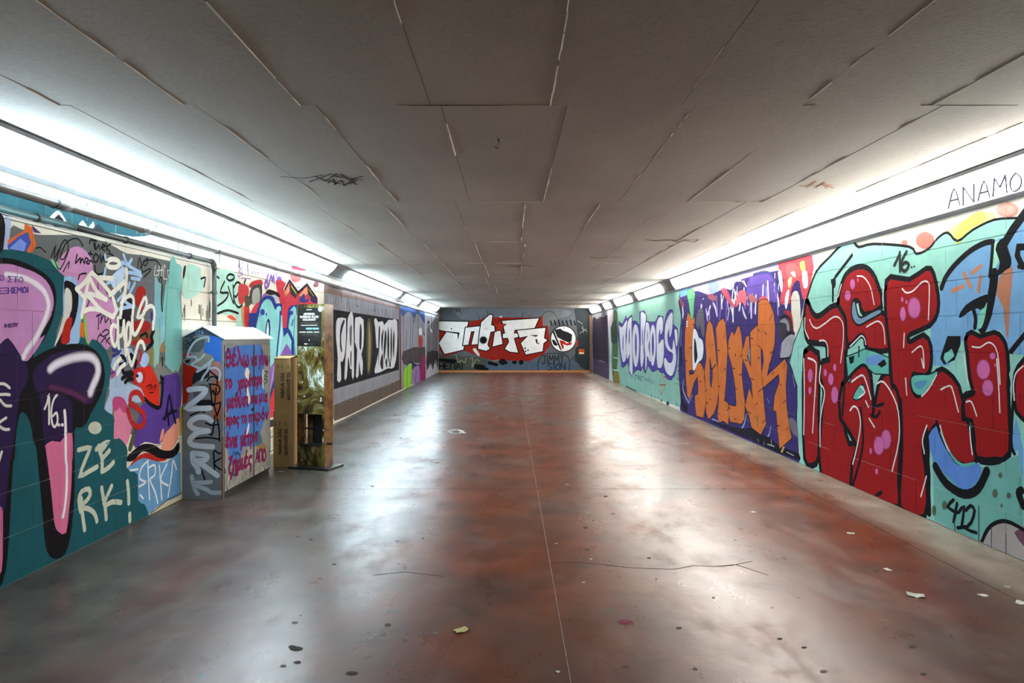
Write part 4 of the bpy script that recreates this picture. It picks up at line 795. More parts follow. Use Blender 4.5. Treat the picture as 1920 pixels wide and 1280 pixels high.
a.lines(20, K2, '845,460 880,560 950,680 1000,700', '1005,440 1000,310 1060,290', '1255,640 1200,690 1100,690 1065,640', '1290,230 1270,560 1290,640', sm=3)
a.stroke('870,520 930,650 990,705 1060,695', 14, TB)
a.lines(15, K2, '320,60 318,240 305,420', '320,235 380,165 430,135 462,190 478,330', '470,420 500,430 520,400', '500,370 540,355', '410,380 425,560 400,700 365,820', '640,330 648,600 630,930', '790,500 800,620 795,760 800,960', '530,860 500,880', sm=3)
a.stroke('788,520 772,620 790,760 800,980', 34, K2); a.stroke('1330,850 1315,870 1341,940', 40, K2); a.done()
PK, WL = '#c36aa0', '#dfd9d6'
a = AR('graffiti_highlight', 'Z3', 'pink dots on the red letters')
a.dots(PK, (415, 655, 24, 42), (450, 575, 20, 42), (487, 545, 7, 16), (805, 785, 23, 58), (800, 682, 10, 22), (885, 742, 50, 84), (830, 700, 8, 16), soft=.25)
a.crop('Z4').dots(PK, (122, 195, 15, 44), (120, 280, 10, 24), (208, 178, 10, 24), (262, 148, 10, 24), (240, 215, 17, 38), (262, 305, 22, 54), (555, 560, 32, 62), (515, 595, 32, 58), (1113, 160, 42, 62), (1138, 265, 35, 52), (1165, 82, 18, 22), (468, 625, 8, 20), (502, 742, 9, 20), (1180, 135, 6, 12), soft=.2); a.done()
a = AR('graffiti_highlight', 'R6', 'white highlight lines on the red letters')
a.lines(13, WL, '120,760 150,830 210,865 300,810 400,735 460,730 500,770 525,850 520,1050 492,1280', '690,240 760,245 820,310 860,400 895,580', '700,570 715,670', '805,850 870,810 940,780 990,820 1015,900 1025,1055', '605,1085 680,1010 740,955 780,990 795,1060', '65,740 65,880 110,990', '240,1015 300,1015 335,1080 340,1200', '502,340 460,490', '1015,370 1000,500 1010,605')
a.crop('Z3').lines(9, WL, '800,605 830,635 880,620 940,560 982,560 992,620 985,825', '870,1055 930,1010 950,1060 955,1165', '815,920 810,1020', '1295,1015 1350,1020 1410,985 1460,1020 1482,1120 1492,1280')
a.crop('Z4').lines(8, WL, '360,230 400,200 425,195 445,240 470,330', '350,395 370,370 395,390 410,470 390,600 365,700', '505,240 540,230 590,300 625,400 630,560 590,740', '870,275 910,255 935,270 970,402', '1015,345 1045,345 1075,425', '1035,490 1040,560 1050,645', '790,480 765,560 775,640', '865,480 890,570 915,625', '787,770 770,830 755,885', '110,95 150,115 155,180 135,520', '182,140 175,230 205,290 180,440 178,600', '85,100 88,300 85,530', '667,210 675,305', '845,190 800,270 760,312', '1000,70 1025,240', '1207,405 1200,250 1190,100', '440,340 455,375', '460,440 490,490', '410,255 435,290 400,320', '1341,140 1300,180 1285,250 1290,335', '760,100 770,150'); a.done()
a = AR('graffiti_tag', 'Z3', 'black number 16 with two dots above the red letters')
a.lines(20, '#2c3432', '745,440 762,405 782,362', '783,350 784,415 785,482', '832,345 802,400 795,460 820,482 848,440 825,420 800,440').dots('#2c3432', (868, 455, 6, 8), (886, 450, 6, 8)); a.done()
a = AR('graffiti_tag', 'Z4', 'black number 412 near the floor')
a.lines(17, K2, '942,905 908,945 962,978', '962,925 942,1030', '972,975 1002,945 988,1060', '965,1065 1012,1058', '1012,965 1040,938 1062,965 1045,1030 1015,1070 1072,1092', sm=2); a.done()
a = AR('paint_patch', 'Z4', 'grey dome outlined in black at the foot of the wall')
a.fill('1100,1155 1140,1070 1200,1030 1270,1035 1400,1090 1400,1290 1341,1250', '#a59b98', 3).fill('1290,1090 1380,1080 1380,1200', '#6d4a58', 3).stroke('1100,1155 1140,1070 1200,1030 1270,1035 1400,1110', 20, K2)
a.dots('#5b6550', (1210, 765, 12, 18), (1180, 868, 18, 28), (1258, 880, 14, 20), (890, 935, 16, 30), (1218, 938, 8, 14), (830, 965, 14, 36), soft=.4); a.stroke('PX: 1742,973 1919,1052', 8, '#8d9a96', 1)
a.lines(5, '#3c4a48', '1160,1060 1160,1175', '1243,1100 1243,1210', '1086,940 1086,1140', '945,1020 950,1080', sm=1); a.done()
# ================================================================== end wall
AB = lambda name, label=None: Art(name, SB, wall_b, 'BW', label)
a = AB('paint_patch', 'dark grey and blue washes on the end wall')
a.fill('135,205 1750,205 1750,905 125,905', '#575d62', 1).fill('360,205 1400,205 1500,300 1200,330 500,340 330,300', '#686d74', 2).fill('1560,215 1755,215 1755,905 1560,800 1600,500', '#33383b', 1).fill('650,780 1400,780 1560,760 1560,880 650,880', '#4f5d6e', 2)
a.fill('125,700 650,740 620,880 125,890', '#4a4c46', 1)
a.fill('1180,400 1240,270 1300,245 1360,270 1400,340 1300,400 1290,640 1240,700 1260,500', '#6f7274', 2).stroke('1180,390 1240,270 1310,245 1360,280 1400,350', 8, '#5a4444')
a.fill('250,205 285,205 270,225', '#4a3230', 1).lines(10, '#4a3230', '305,260 340,205 360,260', '315,240 355,240', sm=1)
a.lines(6, '#343a40', '545,290 560,330', '605,290 590,330', '645,240 640,300', '1015,265 1010,310', '1095,285 1085,315', sm=1); a.done()
a = AB('graffiti_backing', 'dark red ground behind the white lettering')  # red painted ground under the letters
a.fill('132,350 440,352 560,335 640,300 700,308 1185,312 1222,290 1230,400 1285,400 1310,600 1250,690 1080,775 900,765 700,765 560,725 400,660 190,725 132,650', '#8a261c', 1); a.done()
EW, EK = '#dcd9d6', '#1a1416'
for lab, p in (('white block letter a', '132,352 440,357 410,472 388,650 190,697 130,582 210,465 330,485 355,470 205,455 132,440'), ('white block letter n', '412,420 580,402 572,460 540,592 475,597 508,455 470,458 440,597 386,602'), ('white block letter t with a dark spot', '580,360 670,280 697,290 682,390 715,402 722,455 677,462 642,600 668,640 628,662 545,640 562,470'),
    ('white block letter i', '722,462 780,450 802,590 700,617'), ('white block letter f', '800,347 1187,320 1137,432 932,440 922,480 967,480 967,515 922,530 967,682 880,672 830,642 872,572 862,527 808,527 808,485 832,480'), ('white block letter a with three black dots', '960,450 1257,420 1242,530 1277,550 1237,582 1227,667 1050,702 998,582 1080,500 1185,500 1197,482 985,522')):
    a = AB('graffiti_letter', lab); a.fill(p, EW, 1, EK, 22)
    if lab.endswith('letter a'): a.fill('325,475 350,470 330,555', EK, 1).dot(263, 430, 6, 10, EK)
    if 'dots' in lab: a.fill('1150,540 1172,540 1175,590 1160,585', EK, 1).dots(EK, (1042, 635, 9, 9), (1048, 668, 9, 9), (1073, 657, 9, 9), (1185, 585, 6, 10)).fill('1085,497 1180,497 1160,515', EK, 1)
    if 'spot' in lab: a.dot(600, 550, 46, 46, EK, .3).lines(3, '#555555', '612,430 625,420 638,432 625,442 612,430')
    a.done()
a = AB('graffiti_star', 'red star with black outline over the letter i')
st = [(772+(72 if k % 2 == 0 else 30)*math.sin(math.pi*k/5), 405-(72 if k % 2 == 0 else 30)*math.cos(math.pi*k/5)) for k in range(10)]
a.fill(st, '#a33024', 1, EK, 12); a.dot(785, 303, 16, 8, '#cfcaca'); a.done()
a = AB('graffiti_emblem', 'round white emblem with a black and a red flag')
a.dot(1447, 537, 150, 152, '#5c2420', .2).dot(1447, 537, 138, 140, '#241c20').dot(1447, 537, 130, 132, '#d2d0cf')
a.fill('1350,440 1415,428 1445,450 1495,465 1540,490 1535,560 1510,580 1440,550 1385,520', '#26262a', 1).fill('1405,548 1455,560 1480,585 1540,572 1530,600 1480,607 1445,590 1455,640 1432,640', '#a3241f', 1).fill('1345,440 1372,510 1435,665 1412,650 1335,470', '#1d1b1e', 1)
a.fill('1325,550 1350,545 1390,600 1370,612 1345,600', '#1d1b1e', 1).dot(1455, 422, 6, 6, EK)
for k in range(7): a.stroke([(1310+k*42, 350-6*(k % 3)), (1325+k*42, 392)], 14, '#191719', 1)
a.done()
a = AB('graffiti_tag', 'black JIMMY SION writing inside an oval')
a.text('JIMMY', (1225, 800), (1450, 790), 85, 9, '#1b2230').text('SION', (1285, 870), (1465, 862), 68, 9, '#1b2230'); a.lines(8, '#1d2a3c', '1290,870 1220,905 1180,850 1185,770 1230,705 1340,690 1460,700 1515,770 1500,880 1450,905', '1195,890 1290,870'); a.done()
a = AB('graffiti_tag', 'black HEΠAI writing and crossed out words along the foot of the wall')
a.text('HEΠAI', (135, 860), (385, 855), 65, 12, '#151618'); a.lines(34, '#131315', '130,760 300,770', '520,840 640,860', '520,820 600,830', '780,780 840,790', '660,790 740,810', sm=1); a.dots('#131315', (805, 780, 36, 34), (1000, 785, 26, 26), (930, 785, 26, 20)); a.lines(8, '#8c8468', '310,710 340,790 360,760 400,790 420,740', '460,750 490,740 480,840 520,760 560,770', '700,770 760,760'); a.dot(525, 665, 1, 1, '#c9c2be'); a.fill('490,640 520,640 560,700 550,720 500,670', '#c9c2be', 2); a.done()
a = AB('warning_sticker', 'small orange and white sticker on the end wall')
a.fill('1610,645 1668,645 1668,698 1610,698', '#b2521f', 1).fill('1614,680 1664,680 1664,696 1614,696', '#d9d2a8', 1).fill('1578,550 1604,550 1604,620 1578,620', '#8a3a40', 1); a.done()
a = AB('graffiti_tag'); a.lines(5, '#8b8d8a', '1600,345 1650,380', '1640,420 1700,460', '1620,480 1690,430', '1650,400 1660,470'); a.lines(8, '#2f3a2a', '1570,640 1590,720 1600,760', '1580,700 1530,760'); a.done()
# ================================================================== marks on ceiling and floor
a = Art('graffiti_tag', SC, ceil, 'PX', 'black spiky tag scrawled on the ceiling'); CK = '#2b2622'
a.lines(1.8, CK, '527,331 570,334 606,328', '580,341 620,326 640,333', '590,330 610,340 630,326 655,337 680,330', '600,335 640,345', '615,343 625,336 628,346 640,338 645,348 665,335', '620,330 680,337', '640,326 668,346', '655,345 668,338', sm=1); a.done()
a = Art('graffiti_tag', SC, ceil, 'PX', 'faint orange tag on the ceiling'); a.lines(2, '#b5825c', '1500,349 1560,346', '1512,352 1530,340', '1530,352 1545,342 1550,352', '1545,345 1562,352', sm=1); a.done()
a = Art('graffiti_tag', SC, ceil, 'PX', 'thin black line of writing across the ceiling'); a.lines(1.3, CK, '1212,449 1230,452 1250,449 1260,450 1272,454 1285,450 1300,454 1310,449', '1225,451 1310,449', sm=1); a.done()
for q in ('1107,482 1120,484 1132,483 1170,482', '955,497 970,500 985,497 1000,499', '1250,460 1262,461'):
    a = Art('graffiti_tag', SC, ceil, 'PX'); a.stroke(q, 1.3, CK, 1); a.done()
a = Art('chalk_mark', SF, floor, 'PX', 'white sprayed loop on the floor'); a.lines(2.2, '#9c9a96', '842,808 855,805 868,808 860,812 846,811 842,808', '860,806 872,812'); a.done()
a = Art('floor_crack', SF, floor, 'PX', 'dark hairline crack in the floor'); a.lines(1.6, '#2a201d', '1030,1055 1080,1054 1130,1058 1180,1064 1230,1066 1265,1067 1300,1060 1340,1062 1380,1058 1440,1078', '1340,1062 1370,1060 1410,1052', sm=1); a.lines(1.4, '#2a201d', '700,1078 760,1072 830,1080', sm=1)
rj = random.Random(9)
for k in range(70):
    x = rj.uniform(520, 1800); y = rj.uniform(800, 1270); r = rj.uniform(2, 6)*(y-631)/400
    a.dot(x, y, r, r*.42, rj.choice(['#4a413c', '#524640', '#453b37', '#6f655c']), .3)
a.dots('#3f3a37', (556, 1216, 14, 5), (660, 1262, 13, 4), (548, 1213, 8, 4), soft=.3).dot(1172, 1166, 16, 6, '#7a3048', .7); a.done()
# ================================================================== things
# ---- pipes on the left wall
def brackets(root, x, z, r, ys, mat):
    for y in ys:
        MB().tube([(x, y-.012, z), (x, y+.012, z)], r+.006, 14).box(XL+.006, x, y-.008, y+.008, z-.006, z+.006).build('clamp', mat, root)
M_dpipe = plain('painted_pipe', '#5d6263', .45, .5, .2, 6)
M_teal = plain('teal_pipe_paint', '#3d6468', .5, 0, .2, 6)
p = empty('metal_pipe', (XL+.07, YF+.05, 2.262)); X = XL+.07
MB().tube([(X, YF+.05, 2.262), (X, 27.3, 2.262)], .034, 18).build('tube', M_galv, p)
for y in (4.3, 5.25, 8.2, 11.3, 14.3, 17.3, 20.3, 23.3): MB().tube([(X, y-.05, 2.262), (X, y+.05, 2.262)], .039, 18).build('coupling', M_galv, p)
brackets(p, X, 2.262, .034, (4.22, 6.55, 9.0, 12.2, 15.3, 18.5, 21.6, 24.8), M_dpipe)
tag(p, 'thick galvanised pipe running under the strip lights along the left wall', 'pipe')
p = empty('conduit_pipe', (XL+.045, 6.56, 1.47)); X = XL+.045; Z = 2.145
MB().tube([(X, 4.45, Z), (X, 6.50, Z)], .021, 14).build('tube', M_dpipe, p)
MB().tube([(X, YF+.05, Z), (X, 4.46, Z)], .0212, 14).build('tube', M_teal, p)
arc = [(X, 6.49, Z)]+[(X, 6.50+.06*math.sin(t), Z-.06+.06*math.cos(t)) for t in [k*math.pi/12 for k in range(7)]]+[(X, 6.56, Z-.07)]
MB().tube(arc, .026, 14).build('elbow', M_dpipe, p)
MB().tube([(X, 6.56, Z-.065), (X, 6.56, 1.50)], .021, 14).build('tube', M_dpipe, p)
brackets(p, X, Z, .021, (4.1, 5.05, 6.05), M_dpipe)
MB().tube([(X, 6.56, 1.84), (X, 6.56, 1.87)], .027, 14).box(XL+.006, X, 6.55, 6.57, 1.85, 1.86).build('clamp', M_dpipe, p)
tag(p, 'thinner dark pipe with an elbow dropping to the gabled cabinet', 'pipe')
# ---- gabled meter cabinet
CX0, CX1, CY0, CY1, CE, CR = XL+.006, -2.53, 6.01, 7.19, 1.415, 1.515; CM = (CX0+CX1)/2
M_cab = plain('cabinet_grey', '#74777a', .5, .1, .2, 5); M_door = plain('cabinet_door_grey', '#86857f', .55, .1, .22, 7); M_roof = plain('cabinet_roof_white', '#e4e6e4', .4, 0, .05, 6)
M_rust = plain('rusty_edge', '#6d4f3a', .8, 0, .3, 20); M_blk = plain('black_plastic_and_shade', '#141414', .4)
cab = tag(empty('meter_cabinet', (CM, (CY0+CY1)/2, 0)), 'graffitied metal cabinet with a white gabled roof standing against the wall', 'cabinet')
MB().prism([(CX0, .0), (CX1-.012, .0), (CX1-.012, CE), (CM, CR-.012), (CX0, CE)], 'y', CY0, CY1).build('body', M_cab, cab)
t = .012
MB().prism([(CX0, CE+.008), (CM, CR), (CX1+.022, CE-.012), (CX1+.022, CE-.012+t), (CM, CR+t), (CX0, CE+.008+t)], 'y', CY0-.012, CY1+.02).build('roof', M_roof, cab)
MB().box(CX1-.012, CX1-.002, CY0, CY1, 1.36, CE-.012).box(CX1-.012, CX1, CY0, CY0+.022, .0, 1.36).box(CX1-.012, CX1, CY1-.022, CY1, .04, 1.36).build('door_frame', M_cab, cab)
for k, (y0, y1) in enumerate(((CY0+.026, 6.706), (6.736, CY1-.026))):
    d = MB().box(CX1-.011, CX1+.004, y0, y1, .06, 1.352, .002).build('door', M_door, cab)
    yh = y0+.004 if k == 0 else y1-.004
    for z in (.25, .75, 1.2): MB().tube([(CX1+.004, yh, z-.03), (CX1+.004, yh, z+.03)], .007, 8).build('hinge', M_cab, d)
    if k == 0: MB().tube([(CX1+.003, y1-.03, .72), (CX1+.016, y1-.03, .72)], .016, 12).build('lock', M_blk, d)
MB().box(CX1-.02, CX1-.011, CY0+.03, CY1-.02, .0, .055).build('plinth_shade', M_blk, cab); MB().box(CX1-.0125, CX1-.008, 6.706, 6.736, .06, 1.352).build('door_gap_shade', M_blk, cab)  # black strips stand in for the shade below and between the doors
MB().box(CX1-.012, CX1+.001, CY0-.001, CY0+.01, .0, .55).build('rust_edge', M_rust, cab)
SCF = Surf((0, CY0-.0005, 0), (1, 0, 0), (0, 0, 1), (0, -1, 0)); SCD = Surf((CX1+.0045, 0, 0), (0, 1, 0), (0, 0, 1), (1, 0, 0), Rects((CY0+.028, 6.704, .062, 1.35), (6.738, CY1-.028, .062, 1.35)))
LIMF = [(0, CX0+.002, True), (0, CX1-.013, False), (1, .01, True), (1, 1.50, False)]; LIMD = [(0, CY0+.028, True), (0, CY1-.028, False), (1, .062, True), (1, 1.35, False)]
a = Art('paint_patch', SCF, cab, 'LC', 'blue, red and orange paint on the narrow cabinet side', LIMF)
a.fill('330,110 420,150 620,240 640,620 600,600 540,540 480,520 420,470 370,400 400,300 455,235', '#3f74c4', 2).fill('90,230 330,85 600,230 420,200 300,190 200,240', '#4b5568', 1)
a.fill('-20,520 60,540 150,600 268,640 252,750 220,860 170,1000 150,1080 80,1140 -20,1140', '#a32716', 2).fill('470,870 560,760 640,780 640,1280 LD: 560,120 470,60 LC: 500,1100', '#a9694a', 2).fill('440,640 500,560 590,560 600,700 540,780 460,740', '#a87c78', 3)
a.fill('90,280 200,240 360,230 380,330 300,430 180,420 120,520 85,480', '#5c6468', 2).fill('240,560 300,430 480,470 490,560 380,640 280,640', '#8b8c80', 3).fill('110,470 160,430 200,460 180,490 130,495', '#b5301c', 3)
a.fill('240,700 420,650 440,760 300,800 220,860', '#2c2e33', 2).fill('250,880 430,860 440,960 250,1060', '#5e6062', 2).fill('120,540 190,520 180,560 140,570', '#1e2024', 2); a.fill('LD: 20,-60 70,-60 60,300 20,330', '#8f8128', 1)
a.fill('LC: 260,1080 460,1060 470,1140 300,1140', '#22242a', 2); a.done()
BKC = '#17181b'; WC = '#c6ced4'
def cab_tag(name, w_, colr, lab, *ps, soft=0, crop='LC', surf=None, lim=None, sm=3):
    a = Art(name, surf or SCF, cab, crop, lab, lim or LIMF); a.lines(w_, colr, *ps, soft=soft, sm=sm); a.done()
cab_tag('graffiti_tag', 20, BKC, 'black looping tag on the narrow cabinet side', '430,660 500,720 560,765 545,775', '415,810 470,752 545,775 550,830', '440,850 560,870 585,930 550,990', '455,860 470,1000 490,1110 520,1090 535,900', '470,980 500,930 510,990 540,950', '490,1110 480,1145 595,1100 545,1280', '490,1130 510,1150 550,1280', '550,830 550,870')
cab_tag('graffiti_tag', 20, BKC, None, '190,1270 330,1215 380,1230')
cab_tag('graffiti_tag', 20, BKC, None, 'LD: 395,160 470,190 570,180', 'LD: 520,60 500,200 480,320 430,290', 'LD: 550,100 575,250 580,400', 'LD: 265,370 420,355 560,375 580,385')
cab_tag('graffiti_tag', 20, BKC, None, 'LD: 500,555 510,700 515,780', 'LD: 620,620 505,700 620,800', 'LD: 500,560 520,530 580,570 620,550')
cab_tag('graffiti_tag', 20, BKC, None, 'LD: 345,800 385,920')
cab_tag('graffiti_tag', 10, BKC, 'spiky black scrawl under the gable', '140,270 200,330 250,250 180,340', '120,340 190,290 310,265', '210,220 225,290 230,300', '130,380 190,325 240,290')
for ch, x in (('1', 255), ('7', 290), ('4', 335)):
    a = Art('graffiti_digit', SCF, cab, 'LC', None, LIMF); a.text(ch, (x, 205-x*.04), (x+28, 203-x*.04), 50, 6, '#8fb2e2'); a.done()
cab_tag('graffiti_tag', 28, '#aeb9c0', 'pale looping scribble below the gable', '150,490 170,425 210,340 260,280 340,240 430,228 435,285', '150,490 260,490 290,540 380,460', '290,540 210,590 290,630 330,640 420,580 490,520', '330,640 280,690 380,630 430,590', '340,805 370,740 410,690 440,640', '430,590 460,560 440,640 530,635 590,700 575,800')
cab_tag('graffiti_letter', 66, WC, 'thick white letter Z on the narrow cabinet side', '175,930 300,912 395,928 340,1010 150,1170 300,1178 455,1172', soft=8)
cab_tag('graffiti_letter', 66, WC, 'thick white letter E on the narrow cabinet side', '470,130 400,88 290,88 200,140 190,200 280,250 430,265', '430,268 290,290 195,370 200,440 320,468 485,478', soft=8, crop='LD')
cab_tag('graffiti_letter', 66, WC, 'thick white letter R on the narrow cabinet side', '222,565 370,580 415,615 370,660 240,660', '222,565 230,680 280,750 300,815', '260,660 330,700 440,780 550,862', soft=8, crop='LD')
cab_tag('graffiti_letter', 48, '#b3bcc2', 'pale letter K at the foot of the narrow cabinet side', '212,870 225,960 250,1040 290,1110', '235,960 380,955 465,945', '240,990 400,1045 480,1090 600,1090', soft=14, crop='LD')
a = Art('paint_patch', SCD, cab, 'LC', 'blue paint and cream drips on the cabinet doors', LIMD)
a.fill('640,330 900,280 1215,265 1225,420 1170,640 1180,900 1245,1200 LD: 1170,150 1110,330 1040,480 900,470 860,600 760,720 690,640 650,600 640,0', '#4d78bb', 1)
a.fill('640,300 760,290 800,340 720,380 640,420', '#8b929c', 2).fill('1130,290 1230,280 1230,560 1190,480', '#8f8a80', 2).fill('LD: 640,0 690,0 650,300 700,600 640,700', '#98938c', 2)
a.fill('935,640 950,620 985,700 965,800 962,900 990,1070 950,1110 940,800 915,720', '#d3cfc4', 2).fill('LD: 940,280 960,190 980,140 970,260 940,330', '#d8cdc6', 2).fill('1150,690 1170,660 1165,840 1175,920 1150,880', '#c9c6bb', 2)
a.fill('LD: 900,600 960,480 1010,500 1010,700 960,760 900,700', '#a6a29c', 2).fill('LD: 1050,420 1120,300 1160,420 1210,480 1140,560', '#8a7454', 2).fill('LD: 1060,330 1100,260 1150,420 1060,460', '#3f6a86', 2)
rj = random.Random(21)
for k in range(34):
    x = rj.uniform(670, 1220); y = 1010-.36*(x-640)+rj.uniform(-150, 90); a.stroke('LD: %d,%d %d,%d' % (x, y, x+rj.uniform(-18, 18), y+rj.uniform(40, 130)), rj.uniform(5, 13), rj.choice(['#c9c4b6', '#bfb9a8', '#6a665f', '#d3cfc4', '#77736c', '#8b4a58']), 1)
a.lines(18, '#244a66', 'LD: 770,540 740,640 730,720', 'LD: 800,600 790,560 850,580 840,680 800,680', 'LD: 750,780 770,860 830,760'); a.done()
RC = '#7d1f52'
for crop_, word, p0, p1, hh, ww in (
    ('LC', 'Θέλω', (665, 612), (965, 600), 225, 31),
    ('LC', 'να', (1005, 590), (1075, 585), 170, 25),
    ('LC', 'γίνω', (1105, 590), (1225, 585), 170, 23),
    ('LC', 'το', (650, 920), (745, 905), 180, 29),
    ('LC', 'χειρότερο', (830, 905), (1145, 855), 160, 26),
    ('LC', 'μεθύσι', (680, 1165), (965, 1130), 175, 29),
    ('LC', 'σου', (1000, 1110), (1085, 1095), 150, 23),
    ('LC', 'μια', (1110, 1090), (1215, 1070), 150, 21),
    ('LD', 'προς', (665, 190), (840, 170), 150, 26),
    ('LD', 'το', (870, 170), (940, 160), 150, 23),
    ('LD', 'παρόν', (970, 150), (1235, 105), 150, 23),
    ('LD', 'ένα', (665, 495), (810, 465), 190, 31),
    ('LD', 'μέτριο', (865, 460), (1085, 400), 190, 26),
    ('LD', 'ζημιές', (705, 830), (1010, 720), 210, 31),
    ('LD', 'ΑΠΟ', (1065, 690), (1195, 660), 150, 21)):
    for qi in range(len(word)):
        a = Art('handwritten_letter', SCD, cab, crop_, None, LIMD); a.text(word, p0, p1, hh, ww, RC, only=qi); a.done()
for q in ('1185,680 1220,690 1185,740 1215,750', '1180,780 1215,800 1185,850', '700,620 680,650', '1130,370 1140,420'): cab_tag('graffiti_tag', 9, '#22262a', None, q, surf=SCD, lim=LIMD)
# ---- text helper (built-in font)
def text_mesh(txt, size, bold=.0):
    c = bpy.data.curves.new('print', 'FONT'); c.body = txt; c.size = size; c.align_x = 'CENTER'; c.align_y = 'CENTER'; c.offset = bold; c.extrude = .0002; c.resolution_u = 2
    o = bpy.data.objects.new('print', c); col.objects.link(o); dg = bpy.context.evaluated_depsgraph_get(); me = bpy.data.meshes.new_from_object(o.evaluated_get(dg))
    bpy.data.objects.remove(o); bpy.data.curves.remove(c); me.name = 'print'; return me
# ---- hand gel dispenser stand
def stand_mat():
    m, n, b = nt_new('marbled_gold_print'); P = n.nodes.new('ShaderNodeTexCoord').outputs['Object']
    mp = n.nodes.new('ShaderNodeMapping'); n.links.new(P, mp.inputs[0]); mp.inputs['Scale'].default_value = (1, 1, .7)
    t = noise(n, 4.0, 8, .68, mp.outputs[0]); t.inputs['Distortion'].default_value = 1.1
    r = ramp(n, t.outputs[0], [(.38, '#0c0a05'), (.45, '#33260f'), (.50, '#5c4a1e'), (.545, '#6f6a3a'), (.58, '#87917f'), (.63, '#e8ead8')])
    v = n.nodes.new('ShaderNodeTexVoronoi'); v.inputs['Scale'].default_value = 26; n.links.new(mp.outputs[0], v.inputs['Vector'])
    s1 = ramp(n, v.outputs['Distance'], [(.10, 1.0), (.16, 0.0)]); c = mixc(n, r.outputs[0], hexc('#14120b'), s1.outputs[0])
    v2 = n.nodes.new('ShaderNodeTexVoronoi'); v2.inputs['Scale'].default_value = 11; n.links.new(P, v2.inputs['Vector'])
    s2 = ramp(n, v2.outputs['Distance'], [(.09, 1.0), (.15, 0.0)]); c = mixc(n, c, hexc('#e4e6da'), s2.outputs[0])
    n.links.new(c, b.inputs['Base Color']); b.inputs['Roughness'].default_value = .22; b.inputs['Specular IOR Level'].default_value = .6
    MATS['stand'] = m; return m
M_gold = stand_mat(); M_gold2 = plain('bronze_print', '#6a4c26', .25, 0, .75, 9); M_white = plain('white_print', '#e6e6e2', .5, 0, .02); M_cyan = plain('cyan_print', '#86c3cf', .5, 0, .05); M_faint = plain('grey_print', '#55544c', .5, 0, .02)
st = bpy.data.objects.new('dispenser_stand', None); col.objects.link(st); st['_local'] = 1; st.location = (-2.345, 7.505, 0); st.rotation_euler = (0, 0, math.radians(-17))
tag(st, 'tall gold and bronze patterned dispenser stand with a black poster', 'dispenser stand')
SW, SD, SH = .345, .17, 1.785
MB().box(-.03, .46, -.12, .2, 0, .022, .003).build('base_plate', M_blk, st)
MB().box(0, .008, 0, SD, .022, SH).build('side_panel', M_gold2, st); MB().box(SW-.008, SW, 0, SD, .022, SH).build('side_panel', M_gold2, st)
fp = MB().box(.008, SW-.008, 0, .008, .585, SH).box(SW-.03, SW-.008, 0, .008, .25, .585).build('front_panel', M_gold, st)
MB().box(.008, SW-.008, 0, .008, .022, .25).build('front_panel', M_gold, st)
MB().box(.008, SW-.008, SD-.008, SD, .585, SH).box(.075, .235, SD-.008, SD, .022, .585).build('back_panel', M_blk, st)
MB().box(.008, SW-.008, .008, SD-.008, SH-.010, SH-.002).build('top_panel', M_gold2, st)
MB().box(.008, SW-.008, .008, SD-.008, .585, .593).build('inner_panel', M_blk, st)
MB().box(.03, .10, SD-.02, SD-.010, .25, .585).build('inner_panel', M_gold2, st); MB().box(.012, .10, SD-.03, SD-.021, .40, .415).build('inner_bar', M_blk, st)
pd = MB().box(.008, SW-.008, .008, SD-.008, .235, .25).build('pedal_shelf', M_blk, st); MB().box(.02, SW-.04, -.03, .02, .25, .262, .003).box(SW-.02, SW+.055, .05, .075, .252, .272).build('pedal', M_blk, pd)
po = MB().box(.009, .302, -.0022, -.0002, 1.327, 1.745).build('poster', plain('poster_black', '#0d0d0f', .35, 0, .02), st)
po['label'] = 'black poster with white lettering'
def pr(me, mat, parent, x, y, z, rot=(math.pi/2, 0, 0)):
    o = link('print', me, mat, parent); o.location = (x, y, z); o.rotation_euler = rot; return o
pxz = lambda px_, py_: (.009+(px_-195)/470*.293, 1.745-(py_-180)/765*.418)
for txt, py_, size, bold in (('ABYSSINIA', 305, .030, .0012), ('SUPERIOR GLOSS', 362, .030, .0012), ('COLORANT', 418, .030, .0012), ('ΑΝΤΡΕΖΑ · ΚΑΝΤΕΟ · ΛΑΜΨΗ', 667, .0175, .0006), ('2', 825, .022, .0008)):
    x, z = pxz(428, py_); pr(text_mesh(txt, size, bold), M_white, po, x, -.0026, z)
x, z = pxz(362, 902); pr(text_mesh('No1', .022, .0008), M_white, po, x, -.0026, z)
for (a0, a1, b0, b1, mt) in ((375, 475, 210, 224, M_white), (265, 590, 522, 534, M_white), (365, 488, 578, 612, M_cyan), (500, 620, 578, 612, M_cyan), (245, 615, 478, 486, M_faint), (270, 590, 712, 720, M_faint), (405, 530, 892, 898, M_faint), (405, 500, 910, 916, M_faint)):
    (xa, za), (xb, zb) = pxz(a0, b0), pxz(a1, b1); MB().box(xa, xb, -.0026, -.0022, zb, za).build('print', mt, po)
x, z = pxz(650, 210); MB().tube([(x, -.0024, z), (x, -.0034, z)], .028, 20).build('round_sticker', plain('sticker_blue', '#a9c8e4', .5, 0, .04), st)
